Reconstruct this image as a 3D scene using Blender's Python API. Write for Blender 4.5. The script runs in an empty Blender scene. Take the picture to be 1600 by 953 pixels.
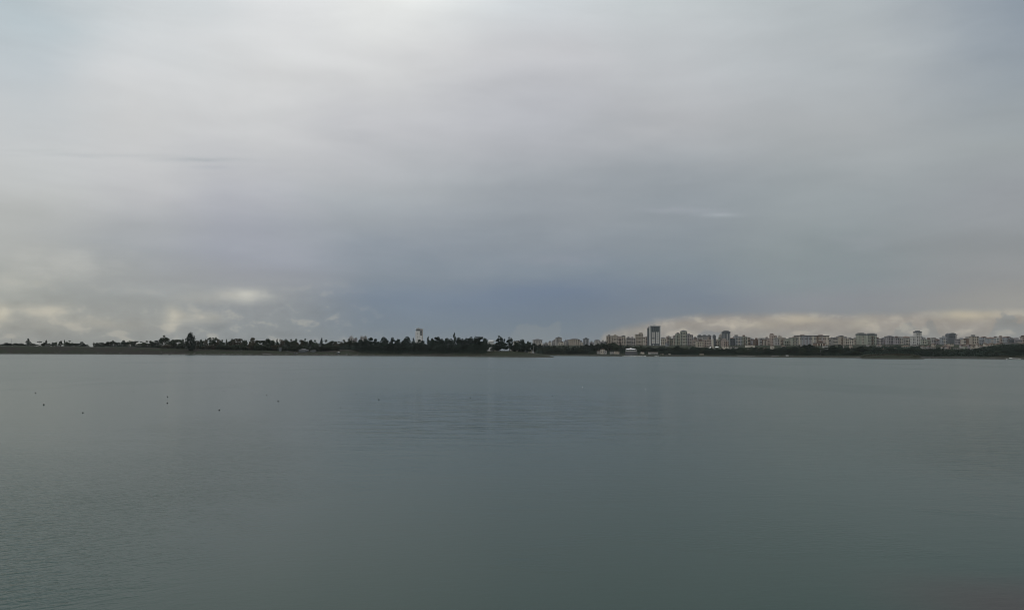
import bpy, bmesh, math, random
from mathutils import Vector, Matrix, noise
R = math.radians
C = bpy.context.scene.collection
SC = bpy.context.scene

# ------------------------------------------------------------------ camera
F = 1142.0; W0, H0 = 1600, 953; CAM_H = 3.5
PITCH, ROLL = R(3.79), R(0.27)
MCAM = Matrix.Rotation(R(90) + PITCH, 3, 'X') @ Matrix.Rotation(ROLL, 3, 'Z')
cd = bpy.data.cameras.new('camera'); cam = bpy.data.objects.new('camera', cd); C.objects.link(cam)
cam.matrix_world = Matrix.Translation((0, 0, CAM_H)) @ MCAM.to_4x4()
cd.sensor_width = 36; cd.lens = 36 * F / W0; cd.clip_end = 30000; cd.clip_start = 0.1
SC.camera = cam
SC.view_settings.view_transform = 'Standard'; SC.view_settings.look = 'None'
SC.view_settings.exposure = 0.0; SC.view_settings.gamma = 1.0
SC.view_settings.use_curve_mapping = False
SC.cycles.filter_width = 0.95; SC.cycles.max_bounces = 6; SC.cycles.use_denoising = True
try: SC.cycles.use_light_tree = True
except Exception: pass

def ray(px, py):
    return MCAM @ Vector(((px - 800) / F, (476.5 - py) / F, -1.0))
def at(px, py, Y):
    d = ray(px, py); k = Y / d.y
    return Vector((d.x * k, Y, CAM_H + d.z * k))
def horizon(px):
    lo, hi = 400.0, 700.0
    for _ in range(30):
        m = (lo + hi) / 2
        if ray(px, m).z > 0: lo = m
        else: hi = m
    return lo
def uof(px): 
    d = ray(px, horizon(px)); return d.x / d.y
def azel(px, py):
    d = ray(px, py).normalized()
    return math.degrees(math.atan2(d.x, d.y)), math.degrees(math.asin(d.z))
def lin(c):
    return tuple(((v / 255) / 12.92 if v / 255 < 0.04045 else ((v / 255 + 0.055) / 1.055) ** 2.4) for v in c)
def interp(x, t):
    if x <= t[0][0]: return t[0][1]
    for (a, b), (c, d) in zip(t, t[1:]):
        if x <= c: return b + (d - b) * (x - a) / (c - a)
    return t[-1][1]

# ------------------------------------------------------------------ node expression helper
class E:
    nt = None
    def __init__(s, v): s.v = v
    @staticmethod
    def m(op, *a, clamp=False):
        n = E.nt.nodes.new('ShaderNodeMath'); n.operation = op; n.use_clamp = clamp
        for i, x in enumerate(a):
            x = x.v if isinstance(x, E) else x
            if isinstance(x, (int, float)): n.inputs[i].default_value = x
            else: E.nt.links.new(x, n.inputs[i])
        return E(n.outputs[0])
    def __add__(s, o): return E.m('ADD', s, o)
    __radd__ = __add__
    def __sub__(s, o): return E.m('SUBTRACT', s, o)
    def __rsub__(s, o): return E.m('SUBTRACT', o, s)
    def __mul__(s, o): return E.m('MULTIPLY', s, o)
    __rmul__ = __mul__
    def __truediv__(s, o): return E.m('DIVIDE', s, o)
    def mx(s, o): return E.m('MAXIMUM', s, o)
    def mn(s, o): return E.m('MINIMUM', s, o)
def setin(n, i, x):
    x = x.v if isinstance(x, E) else x
    if isinstance(x, (int, float, tuple)): n.inputs[i].default_value = x
    else: E.nt.links.new(x, n.inputs[i])
def smooth(x, a, b, lo=0.0, hi=1.0):
    n = E.nt.nodes.new('ShaderNodeMapRange'); n.interpolation_type = 'SMOOTHSTEP'
    setin(n, 0, x); setin(n, 1, a); setin(n, 2, b); setin(n, 3, lo); setin(n, 4, hi)
    return E(n.outputs[0])
def vec(x, y, z):
    n = E.nt.nodes.new('ShaderNodeCombineXYZ'); setin(n, 0, x); setin(n, 1, y); setin(n, 2, z); return E(n.outputs[0])
def xyz(v):
    n = E.nt.nodes.new('ShaderNodeSeparateXYZ'); setin(n, 0, v); return [E(o) for o in n.outputs]
def noi(v, scale, detail=4, rough=0.5, dist=0.0, lac=2.0):
    n = E.nt.nodes.new('ShaderNodeTexNoise'); setin(n, 'Vector', v)
    n.inputs['Scale'].default_value = scale; n.inputs['Detail'].default_value = detail
    n.inputs['Roughness'].default_value = rough; n.inputs['Distortion'].default_value = dist
    n.inputs['Lacunarity'].default_value = lac
    return E(n.outputs[0])
def ramp(x, pts):
    n = E.nt.nodes.new('ShaderNodeValToRGB'); setin(n, 0, x); cr = n.color_ramp
    cr.interpolation = 'B_SPLINE' if False else 'EASE'
    cr.interpolation = 'LINEAR'
    while len(cr.elements) < len(pts): cr.elements.new(0.5)
    for e, (p, c) in zip(cr.elements, pts):
        e.position = p; e.color = (*c, 1)
    return E(n.outputs[0])
def curve(x, pts):
    n = E.nt.nodes.new('ShaderNodeFloatCurve'); setin(n, 'Value', x); c = n.mapping.curves[0]
    c.points[0].location = pts[0]; c.points[1].location = pts[-1]
    for p in pts[1:-1]: c.points.new(*p)
    n.mapping.update(); return E(n.outputs[0])
def mixc(f, a, b, mode='MIX'):
    n = E.nt.nodes.new('ShaderNodeMix'); n.data_type = 'RGBA'; n.blend_type = mode
    setin(n, 0, f); setin(n, 6, a if isinstance(a, E) else (*a, 1)); setin(n, 7, b if isinstance(b, E) else (*b, 1))
    return E(n.outputs[2])
def scalec(col, f):
    n = E.nt.nodes.new('ShaderNodeVectorMath'); n.operation = 'SCALE'; setin(n, 0, col); setin(n, 'Scale', f); return E(n.outputs[0])

# ------------------------------------------------------------------ sky (world)
SUN_AZ, SUN_EL = R(-11), R(62)
world = bpy.data.worlds.new('World'); SC.world = world; world.use_nodes = True
nt = world.node_tree; E.nt = nt
for n in list(nt.nodes): nt.nodes.remove(n)
STR = 0.1
tc = nt.nodes.new('ShaderNodeTexCoord'); D = E(tc.outputs['Generated'])
dx, dy, dz = xyz(D)
az = E.m('ARCTAN2', dx, dy) * 57.29578
el = E.m('ARCSINE', dz.mx(-1.0).mn(1.0)) * 57.29578
sv = vec(dx, dy, dz * 2.0)
n1 = noi(sv, 2.2, 5, 0.55); n2 = noi(vec(dx * 1.0 + 7.3, dy, dz * 3.0), 2.6, 5, 0.55)
amp = smooth(el, 1.0, 9.0, 0.15, 1.0)
azw = az + (n1 - 0.5) * 16.0 * amp
elw = el + (n2 - 0.5) * 9.0 * amp
GRID = {
 0:   [(0,(183,194,199)),(100,(188,195,199)),(200,(194,197,198)),(300,(190,192,191)),(400,(173,175,172)),(440,(165,167,163)),(470,(158,160,155)),(510,(152,152,146)),(548,(142,144,140))],
 200: [(0,(207,212,214)),(100,(206,208,209)),(200,(200,201,201)),(300,(187,188,190)),(400,(161,165,168)),(440,(155,158,158)),(470,(150,153,151)),(510,(148,149,145)),(548,(138,142,139))],
 400: [(0,(219,221,222)),(100,(211,212,212)),(200,(197,198,199)),(300,(176,178,184)),(400,(153,157,166)),(440,(150,153,158)),(470,(143,147,150)),(510,(137,142,144)),(548,(132,137,138))],
 600: [(0,(228,230,228)),(100,(210,211,211)),(200,(189,190,193)),(300,(166,168,175)),(400,(141,146,158)),(440,(130,137,150)),(470,(115,128,143)),(510,(115,127,138)),(548,(121,130,136))],
 850: [(0,(203,208,211)),(100,(198,199,202)),(200,(182,184,189)),(300,(158,160,168)),(400,(137,142,153)),(440,(125,133,147)),(470,(108,122,141)),(510,(112,125,137)),(548,(119,127,133))],
 1050:[(0,(192,198,200)),(100,(188,191,194)),(200,(176,178,181)),(300,(152,155,163)),(400,(133,139,149)),(440,(126,134,145)),(470,(116,127,140)),(510,(120,128,135)),(548,(125,129,131))],
 1300:[(0,(176,183,186)),(100,(173,178,181)),(200,(167,171,173)),(300,(151,155,161)),(400,(133,139,145)),(440,(130,136,143)),(470,(133,137,142)),(510,(130,134,136)),(548,(128,130,129))],
 1600:[(0,(138,149,160)),(100,(148,157,164)),(200,(156,162,164)),(300,(149,153,157)),(400,(140,144,146)),(440,(141,143,144)),(470,(147,146,142)),(510,(138,141,140)),(548,(128,131,129))],
}
for px_ in (600, 850, 1050, 1300):
    GRID[px_] = [(y, (c[0], c[1] + (3 if 250 < y < 450 else 0), c[2])) for y, c in GRID[px_]]
col = None; prev_az = None
TOPS = {0:(196,202,206),200:(214,217,218),400:(228,230,230),600:(238,240,238),850:(222,224,225),1050:(206,210,212),1300:(192,197,200),1600:(170,178,186)}
for px in sorted(GRID):
    pts = [(max(azel(px, y)[1], 0) / 90, lin(c)) for y, c in GRID[px]]
    pts.sort(key=lambda p: p[0])
    pts = [(0.0, lin(GRID[px][-1][1]))] + pts + [(40 / 90, lin(TOPS[px])), (1.0, lin((205, 208, 211)))]
    c = ramp(elw / 90.0, pts); a = azel(px, 300)[0]
    col = c if col is None else mixc(smooth(azw, prev_az, a), col, c)
    prev_az = a
# behind and beside the view: an even overcast
back = ramp(el / 90.0, [(0, lin((170, 172, 170))), (0.15, lin((188, 190, 190))), (0.5, lin((206, 208, 210))), (1, lin((205, 208, 211)))])
absaz = E.m('ABSOLUTE', az)
col = mixc(smooth(absaz, 38, 80), col, back)
# soft mottling of the cloud deck
n3 = noi(vec(dx, dy, dz * 3.0), 4.0, 5, 0.5, 0.3)
col = scalec(col, 1.0 + (n3 - 0.5) * 0.11)
n4 = noi(vec(dx + 3.1, dy, dz * 4.5), 3.0, 5, 0.5, 0.2)
col = scalec(col, 1.0 + (n4 - 0.5) * 0.12 * smooth(el, 0.5, 4))
# ragged bright breaks low in the deck on the left
gy = dy.mx(0.04); gu = dx / gy; gv = dz / gy
def blob(px, py, wx, wy, rag=1.0):
    d = ray(px, py); a0, e0 = d.x / d.y, d.z / d.y; wx = wx / 1142; wy = wy / 1142
    ex = (gu - a0) / wx + (nb - 0.5) * rag * 2.2; ey = (gv - e0) / wy + (nb2 - 0.5) * rag * 2.2
    r = ex * ex + ey * ey
    return E.m('EXPONENT', r * -1.0)
nb = noi(vec(az, el * 2.2, 0.0), 0.45, 5, 0.6); nb2 = noi(vec(az + 40.0, el * 2.2, 5.0), 0.45, 5, 0.6)
for px, py, wx, wy, c, k, rg in [
    (385, 461, 36, 10, (212,210,198), .75, .6), (270, 496, 14, 15, (206,200,182), .6, .8), (305, 497, 40, 9, (182,178,166), .5, .8),
    (70, 486, 42, 10, (188,183,168), .65, 1.0), (0, 492, 14, 14, (200,194,176), .7, .8), (150, 505, 60, 10, (170,167,156), .55, 1.1),
    (100, 412, 70, 22, (196,196,190), .45, 1.0), (10, 445, 40, 16, (186,186,178), .4, 1.0), (230, 452, 120, 14, (165,168,168), .4, 1.0),
    (330, 465, 60, 10, (170,170,165), .5, 1.0)]:
    col = mixc(blob(px, py, wx, wy, rg) * k, col, lin(c))
# dark and pale wisps
for px, py, wx, wy, c, k, rg in [(310, 250, 70, 4.0, (160,167,171), .5, 1.1), (140, 243, 110, 3.4, (176,180,182), .4, 1.2), (335, 262, 34, 3.5, (170,175,182), .35, .9), (50, 236, 50, 3, (180,184,184), .35, 1.0),
    (1124, 336, 30, 3.2, (170,176,182), .5, .8), (1060, 329, 60, 4.5, (164,168,176), .3, .9), (1345, 378, 40, 14, (152,157,162), .35, 1.2), (880, 405, 60, 9, (146,150,160), .3, 1.2)]:
    col = mixc(blob(px, py, wx, wy, rg) * k, col, lin(c))
# cream band of lit cloud under the deck edge on the right, with grey cumulus heads in front of it
def azn(a): return (a + 5.0) / 60.0
EDGE = [(860,548),(925,542),(945,516),(975,507),(1010,500),(1050,494),(1090,489),(1150,487),(1250,487),(1350,487),(1430,485),(1500,486),(1600,480),(1900,470)]
epts = []
for px, y in EDGE:
    a, e = azel(px, y); epts.append((min(max(azn(a), 0), 1), max(e, 0) / 8.0))
edge = curve((az + 5.0) / 60.0, epts) * 8.0
nc = noi(vec(az, el * 1.6, 2.0), 0.5, 6, 0.62, 0.6)
below = smooth(edge - el + (nc - 0.5) * 0.5, -0.12, 0.75) * smooth(az, 4.0, 7.0) * smooth(absaz, 46, 60, 1.0, 0.0)
cream = ramp(el / 4.5, [(0, lin((134,133,129))), (0.22, lin((142,139,134))), (0.5, lin((153,147,139))), (0.8, lin((158,150,140))), (1, lin((150,146,140)))])
cream = scalec(cream, 1.0 + (nc - 0.5) * 0.45)
col = mixc(below * 0.92, col, cream)
for px, py, wx, wy, c, k, rg in [(1245, 499, 34, 7, (186,176,156), .6, .7), (1190, 508, 30, 6, (176,168,152), .4, .8), (1515, 493, 46, 8, (190,180,158), .75, .6), (1345, 505, 20, 10, (172,166,152), .5, .9), (1145, 510, 5, 6, (184,176,160), .5, .5)]:
    col = mixc(blob(px, py, wx, wy, rg) * k, col, lin(c))
ncu = noi(vec(az * 1.0, el * 1.0, 9.0), 0.85, 5, 0.55)
def heads(a0px, a1px, ytop, col, k, cc):
    a0, a1 = azel(a0px, ytop)[0], azel(a1px, ytop)[0]; e = azel(a0px, ytop)[1]
    mid = smooth(az, a0 - .4, a0 + 1.0) * smooth(az, a1 - 1.0, a1 + .4, 1.0, 0.0)
    lvl = mid * e + (ncu - 0.5) * 3.2
    return mixc(smooth(lvl - el, -0.05, 0.3) * mid * k, col, lin(cc))
col = heads(1070, 1140, 515, col, .75, (127,131,133))
col = heads(1380, 1480, 503, col, .6, (132,135,134))
col = heads(1535, 1700, 492, col, .75, (134,138,138))
col = heads(790, 890, 505, col, .55, (126,134,139))
col = heads(1140, 1360, 522, col, .45, (141,139,134))
# heaped cloud low over the horizon: side-lit billows
def bill(da, de):
    w = noi(vec((az + da) * 0.50, (el + de) * 0.80, 21.0), 1.0, 5, 0.52, 0.15); return w
b0 = bill(0.0, 0.0); b1 = bill(0.25, 0.50)
relief = (b0 - b1)
lowm = smooth(el + (n1 - 0.5) * 5.0, 6.0, 1.5) * smooth(absaz, 50, 62, 1.0, 0.0)
leftm = smooth(az, -8.0, -17.0); rightm = smooth(az, 6.0, 12.0) * smooth(edge - el, -0.2, 0.4)
bm = lowm * leftm.mx(rightm)
col = scalec(col, 1.0 + relief * bm * 0.38 + (b0 - 0.5) * bm * 0.14)
col = mixc((relief * 9.0 - 0.5).mx(0.0).mn(1.0) * bm * 0.27, col, lin((196, 188, 170)))
# the deck itself: broad soft folds
f0 = noi(vec(dx * 1.2, dy * 1.2, dz * 6.0), 3.2, 6, 0.6, 0.6); f1 = noi(vec(dx * 1.2 + 0.02, dy * 1.2, dz * 6.0 + 0.10), 3.2, 6, 0.6, 0.6)
col = scalec(col, 1.0 + (f0 - f1) * 0.14 * smooth(el, 1.0, 5.0))
sky = nt.nodes.new('ShaderNodeTexSky'); sky.sky_type = 'NISHITA'; sky.sun_disc = False
sky.sun_elevation = SUN_EL; sky.sun_rotation = SUN_AZ
hsky = mixc(0.985, E(sky.outputs[0]), scalec(col, 1.03 / STR))       # thin clear-sky light seen through the cloud deck
bgn = nt.nodes.new('ShaderNodeBackground'); setin(bgn, 0, hsky); bgn.inputs[1].default_value = STR
out = nt.nodes.new('ShaderNodeOutputWorld'); nt.links.new(bgn.outputs[0], out.inputs[0])

sl = bpy.data.lights.new('sun', 'SUN'); sl.energy = 0.5; sl.angle = R(55); sl.color = (1, 0.95, 0.88)
so = bpy.data.objects.new('sun', sl); C.objects.link(so)
sd = Vector((math.sin(SUN_AZ) * math.cos(SUN_EL), math.cos(SUN_AZ) * math.cos(SUN_EL), math.sin(SUN_EL)))
so.rotation_euler = sd.to_track_quat('Z', 'Y').to_euler()

# ------------------------------------------------------------------ materials
MATS = {}
def mat(name, rgb, rough=0.85, var=0.12, scale=0.6, spec=0.3, objvar=0.0, metal=0.0, stretch=(1, 1, 1)):
    if name in MATS: return MATS[name]
    m = bpy.data.materials.new(name); m.use_nodes = True; nt = m.node_tree; E.nt = nt
    b = nt.nodes['Principled BSDF']; tc = nt.nodes.new('ShaderNodeTexCoord')
    x, y, z = xyz(E(tc.outputs['Object']))
    n = noi(vec(x * stretch[0], y * stretch[1], z * stretch[2]), scale, 4, 0.6)
    f = 1.0 + (n - 0.5) * 2 * var
    if objvar:
        oi = nt.nodes.new('ShaderNodeObjectInfo'); f = f * (1.0 + (E(oi.outputs['Random']) - 0.5) * 2 * objvar)
    setin(b, 'Base Color', scalec(E(rgbnode(nt, rgb)), f))
    b.inputs['Roughness'].default_value = rough; b.inputs['Specular IOR Level'].default_value = spec
    b.inputs['Metallic'].default_value = metal
    MATS[name] = m; return m
def rgbnode(nt, rgb):
    n = nt.nodes.new('ShaderNodeRGB'); n.outputs[0].default_value = (*rgb, 1); return n.outputs[0]

def water_mat():
    m = bpy.data.materials.new('water'); m.use_nodes = True; nt = m.node_tree; E.nt = nt
    b = nt.nodes['Principled BSDF']
    g = nt.nodes.new('ShaderNodeNewGeometry'); x, y, z = xyz(E(g.outputs['Position']))
    P = vec(x, y, 0.0)
    # wind patches: stretched areas of stronger ripple, calm water elsewhere
    pm = noi(vec(x * 0.020, y * 0.011, 1.0), 1.0, 5, 0.6, 0.8)
    patch = smooth(pm, 0.50, 0.66)
    # one broad cat's-paw in the middle distance
    wob = noi(vec(x * 0.05, y * 0.05, 4.0), 1.0, 4, 0.6) - 0.5
    bx = smooth(x / y.mx(1.0) + wob * 0.10, -0.34, -0.12) * smooth(x / y.mx(1.0) + wob * 0.16, 0.06, 0.34, 1.0, 0.0)
    by = smooth(y + wob * 16.0, 24.0, 38.0) * smooth(y + wob * 10.0, 60.0, 70.0, 1.0, 0.0)
    paw = bx * by
    near_l = smooth(x + wob * 4.0, -3.5, -9.0) * smooth(y, 34.0, 14.0) * 1.15
    far_r = smooth(x / y.mx(1.0) + wob * 0.12, 0.44, 0.68) * smooth(y, 55.0, 48.0) * smooth(y, 18.0, 26.0)
    mid = smooth(x / y.mx(1.0) + wob * 0.2, -0.5, -0.42) * smooth(x / y.mx(1.0) + wob * 0.2, -0.28, -0.34) * smooth(y, 44.0, 36.0) * smooth(y, 16.0, 24.0)
    # wave trains
    w1 = noi(vec(x * 1.1 + y * 0.10, y * 3.0 - x * 0.25, 0.0), 1.0, 3, 0.5, 0.3)
    w2 = noi(vec(x * 3.5, y * 9.0, 3.0), 1.0, 3, 0.55, 0.2)
    w3 = noi(vec(x * 2.2 + y * 1.0, y * 5.5 - x * 3.0, 6.0), 1.0, 3, 0.5, 0.3)
    sw = noi(vec(x * 0.12, y * 0.45, 8.0), 1.0, 3, 0.5, 0.5)
    far = smooth(y, 12.0, 34.0)
    w4 = noi(vec(x * 5.5 + y * 2.2, y * 9.0 - x * 6.0, 2.0), 1.0, 2, 0.5, 0.4)
    line = noi(vec(x * 0.30 + y * 0.1, y * 1.3, 11.0), 1.0, 4, 0.6, 0.8)
    near = smooth(y, 30.0, 16.0)
    npm = smooth(noi(vec(x * 0.22, y * 0.30, 14.0), 1.0, 3, 0.5, 0.5), 0.50, 0.66)
    h = w1 * (0.004 + 0.009 * far + 0.009 * patch * far + 0.03 * far_r + 0.02 * mid) \
        + w2 * (0.002 + 0.006 * far + 0.006 * npm * near + 0.010 * far_r + 0.010 * mid) \
        + w3 * (0.002 + 0.026 * near_l) + w4 * (0.0012 + 0.010 * near_l + 0.004 * npm * near) \
        + sw * (0.006 + 0.03 * far) + smooth(line, 0.50, 0.68) * (0.022 * paw + 0.010 * far_r)
    bp = nt.nodes.new('ShaderNodeBump'); bp.inputs['Strength'].default_value = 1.0; bp.inputs['Distance'].default_value = 1.0
    setin(bp, 'Height', h); nt.links.new(bp.outputs[0], b.inputs['Normal'])
    cn = noi(vec(x * 0.03, y * 0.02, 3.0), 1.0, 4, 0.6)
    shoal = smooth(x + (wob * 2.0), 4.6, 7.0) * smooth(y + wob * 2.0, 12.6, 10.4)
    setin(b, 'Base Color', mixc(shoal, mixc(cn, (0.005, 0.034, 0.026), (0.010, 0.043, 0.033)), (0.026, 0.022, 0.018)))
    setin(b, 'Roughness', 0.19 + patch * 0.03 + 0.04 * smooth(y, 40.0, 110.0) - paw * 0.07)
    b.inputs['IOR'].default_value = 1.333; b.inputs['Specular IOR Level'].default_value = 0.36
    b.inputs['Specular Tint'].default_value = (0.88, 1.0, 0.91, 1)
    return m

def ground_mat():
    m = bpy.data.materials.new('ground'); m.use_nodes = True; nt = m.node_tree; E.nt = nt
    b = nt.nodes['Principled BSDF']
    g = nt.nodes.new('ShaderNodeNewGeometry'); x, y, z = xyz(E(g.outputs['Position']))
    n = noi(vec(x, y, z * 4), 0.03, 6, 0.65); n_ = noi(vec(x, y, z), 0.35, 5, 0.6)
    layer = noi(vec(x * 0.02, y * 0.02, z * 0.9), 1.0, 4, 0.6)
    grass = mixc(n_, (0.016, 0.024, 0.014), (0.032, 0.038, 0.022))
    soil = mixc(n_, (0.018, 0.016, 0.015), (0.036, 0.032, 0.028))
    stone = mixc(n_, (0.035, 0.035, 0.032), (0.09, 0.088, 0.08))
    left = smooth(x, 40.0, -160.0)
    c = mixc(smooth(n + (layer - 0.5) * 0.6, 0.42, 0.60) * (0.25 + 0.65 * left), grass, soil)
    c = mixc(smooth(z + (n_ - 0.5) * 1.6, 1.6, 0.5) * 0.55, c, stone)
    setin(b, 'Base Color', c); b.inputs['Roughness'].default_value = 0.95
    b.inputs['Specular IOR Level'].default_value = 0.1
    return m

# ------------------------------------------------------------------ object helpers
def link(name, me, parent=None, loc=(0, 0, 0), rz=0.0, scale=(1, 1, 1)):
    o = bpy.data.objects.new(name, me); C.objects.link(o)
    o.location = loc; o.rotation_euler = (0, 0, rz); o.scale = scale
    if parent: o.parent = parent
    return o
def tag(o, label=None, cat=None, group=None, kind=None):
    if label: o['label'] = label
    if cat: o['category'] = cat
    if group: o['group'] = group
    if kind: o['kind'] = kind
    return o
def thing(name, label, cat, loc, rz=0.0, group=None, scale=(1, 1, 1)):
    return tag(link(name, None, None, loc, rz, scale), label, cat, group)
class MB:
    def __init__(s): s.v = []; s.f = []
    def box(s, x0, x1, y0, y1, z0, z1):
        b = len(s.v)
        s.v += [(x0, y0, z0), (x1, y0, z0), (x1, y1, z0), (x0, y1, z0), (x0, y0, z1), (x1, y0, z1), (x1, y1, z1), (x0, y1, z1)]
        s.f += [tuple(b + i for i in q) for q in ((3, 2, 1, 0), (4, 5, 6, 7), (0, 1, 5, 4), (1, 2, 6, 5), (2, 3, 7, 6), (3, 0, 4, 7))]
        return s
    def prism(s, pts, y0, y1):                       # polygon in x,z swept along y
        b = len(s.v); n = len(pts)
        s.v += [(x, y0, z) for x, z in pts] + [(x, y1, z) for x, z in pts]
        s.f += [tuple(range(b, b + n)), tuple(range(b + 2 * n - 1, b + n - 1, -1))]
        s.f += [(b + (i + 1) % n, b + i, b + n + i, b + n + (i + 1) % n) for i in range(n)]
        return s
    def frustum(s, x0, x1, y0, y1, z0, z1, k):       # hipped: top shrunk by k
        cx, cy = (x0 + x1) / 2, (y0 + y1) / 2; b = len(s.v)
        s.v += [(x0, y0, z0), (x1, y0, z0), (x1, y1, z0), (x0, y1, z0)]
        s.v += [(cx + (x - cx) * k, cy + (y - cy) * k, z1) for x, y in ((x0, y0), (x1, y0), (x1, y1), (x0, y1))]
        s.f += [tuple(b + i for i in q) for q in ((3, 2, 1, 0), (4, 5, 6, 7), (0, 1, 5, 4), (1, 2, 6, 5), (2, 3, 7, 6), (3, 0, 4, 7))]
        return s
    def cyl(s, cx, cy, z0, z1, r0, r1, n=12):
        b = len(s.v)
        for z, r in ((z0, r0), (z1, r1)):
            s.v += [(cx + r * math.cos(2 * math.pi * i / n), cy + r * math.sin(2 * math.pi * i / n), z) for i in range(n)]
        s.f += [(b + i, b + (i + 1) % n, b + n + (i + 1) % n, b + n + i) for i in range(n)]
        s.f += [tuple(b + n - 1 - i for i in range(n)), tuple(b + n + i for i in range(n))]
        return s
    def mesh(s, name, m):
        me = bpy.data.meshes.new(name); me.from_pydata(s.v, [], s.f); me.materials.append(m); me.update(); return me
    def build(s, name, m, parent=None, **k):
        return link(name, s.mesh(name, m), parent, **k)

# ------------------------------------------------------------------ water
wm = MB(); S_ = 5000
wm.v = [(-S_, -300, 0), (S_, -300, 0), (S_, 5400, 0), (-S_, 5400, 0)]; wm.f = [(0, 1, 2, 3)]
tag(wm.build('water', water_mat()), kind='structure')

# ------------------------------------------------------------------ ground
S_LEFT = [(-900, 900), (0, 860), (150, 940), (250, 900), (400, 850), (560, 835), (650, 850), (700, 800), (760, 735), (820, 700)]
S_FAR = [(850, 1150), (900, 1160), (1000, 1060), (1100, 1090), (1200, 960), (1300, 890), (1400, 820), (1500, 780), (1600, 720), (2400, 600)]
def shore(px):
    if px <= 820: return interp(px, S_LEFT)
    if px >= 850: return interp(px, S_FAR)
    return 700 + (1150 - 700) * (px - 820) / 30
LEVEL = [(-900, 11), (0, 10), (200, 9.6), (300, 7.6), (400, 5.6), (500, 5.0), (540, 7.5), (560, 6.0), (640, 4.5), (740, 5.5), (800, 6.0), (835, 4.0), (850, 3)]
def gz(px, Y):
    s = shore(px); t = Y - s
    zl = interp(px, LEVEL) * interp(t, [(-40, -.5), (0, 0), (6, .2), (18, .55), (32, .94), (48, 1), (9000, 1.05)])
    zr = interp(t, [(-40, -4), (0, 0), (3, 1.2), (20, 2.0), (55, 3.2), (120, 8), (250, 17), (400, 21), (1500, 24), (9000, 26)])
    if px > 1520: zr += interp(px, [(1520, 0), (1570, 1), (2000, 1.2)]) * interp(t, [(30, 0), (120, 5), (260, 3), (600, 0)])
    k = interp(px, [(835, 0), (860, 1)])
    z = zl * (1 - k) + zr * k
    if 780 < px < 870:                                # headland tapering into a low spit
        n = interp(px, [(780, 720), (866, 668)]); f = n + (868 - px) * 9
        cap = interp(px, [(780, 6), (820, 4.6), (840, 3.0), (855, 1.3), (866, .35)])
        z = max(z, min(cap, min(Y - n, f - Y) * 0.12)) if k > 0 or px > 820 else z
    if 1340 < px < 1446:                              # low spit in front of the right-hand shore
        w = interp(px, [(1342, 0), (1352, .55), (1385, 1), (1420, .9), (1434, .5), (1445, 0)])
        z = max(z, min(3.6 * w, min(Y - 650 - (1 - w) * 40, 930 - Y) * 0.12) if w > 0 else -5)
    if z > 0.5: z += (noise.noise(Vector((uof_(px) * Y * .03, Y * .03, 0))) * 0.35) * min(1, z)
    return z
_U = {}
def uof_(px):
    k = round(px)
    if k not in _U: _U[k] = uof(k)
    return _U[k] + (px - k) / F
rows = [600 + 6 * i for i in range(110)] + [1260 + 20 * i for i in range(30)] + [1860, 2000, 2300, 2700, 3300, 4200, 5400]
cols = list(range(-900, -20, 20)) + list(range(-20, 1640, 3)) + list(range(1640, 2460, 20))
gv, gf = [], []
for px in cols:
    u = uof_(px)
    for Y in rows: gv.append((u * Y, Y, gz(px, Y)))
nr = len(rows)
for i in range(len(cols) - 1):
    for j in range(nr - 1):
        a = i * nr + j; gf.append((a, a + nr, a + nr + 1, a + 1))
gm = MB(); gm.v = gv; gm.f = gf
g = gm.build('ground', ground_mat()); tag(g, kind='structure')
for p in g.data.polygons: p.use_smooth = True

# ------------------------------------------------------------------ trees
rnd = random.Random(7)
M_LEAF = mat('foliage', (0.050, 0.066, 0.046), 0.9, 0.35, 9.0, 0.1, 0.35)
M_LEAF2 = mat('foliage_dark', (0.036, 0.052, 0.042), 0.9, 0.35, 9.0, 0.1, 0.3)
M_LEAF3 = mat('foliage_dry', (0.075, 0.070, 0.050), 0.9, 0.35, 9.0, 0.1, 0.3)
M_BARK = mat('bark', (0.06, 0.05, 0.04), 0.95, 0.3, 8)
def rsphere(r):
    while True:
        v = Vector((r.uniform(-1, 1), r.uniform(-1, 1), r.uniform(-1, 1)))
        if v.length <= 1: return v
def leaf_quad(mb, c, s, r):
    n = rsphere(r).normalized(); a = n.orthogonal().normalized(); b = n.cross(a)
    a, b = a * s * r.uniform(.6, 1.2), b * s * r.uniform(.4, .9); k = len(mb.v)
    mb.v += [tuple(c - a), tuple(c - b * .9), tuple(c + a), tuple(c + b)]; mb.f.append((k, k + 1, k + 2, k + 3))
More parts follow.
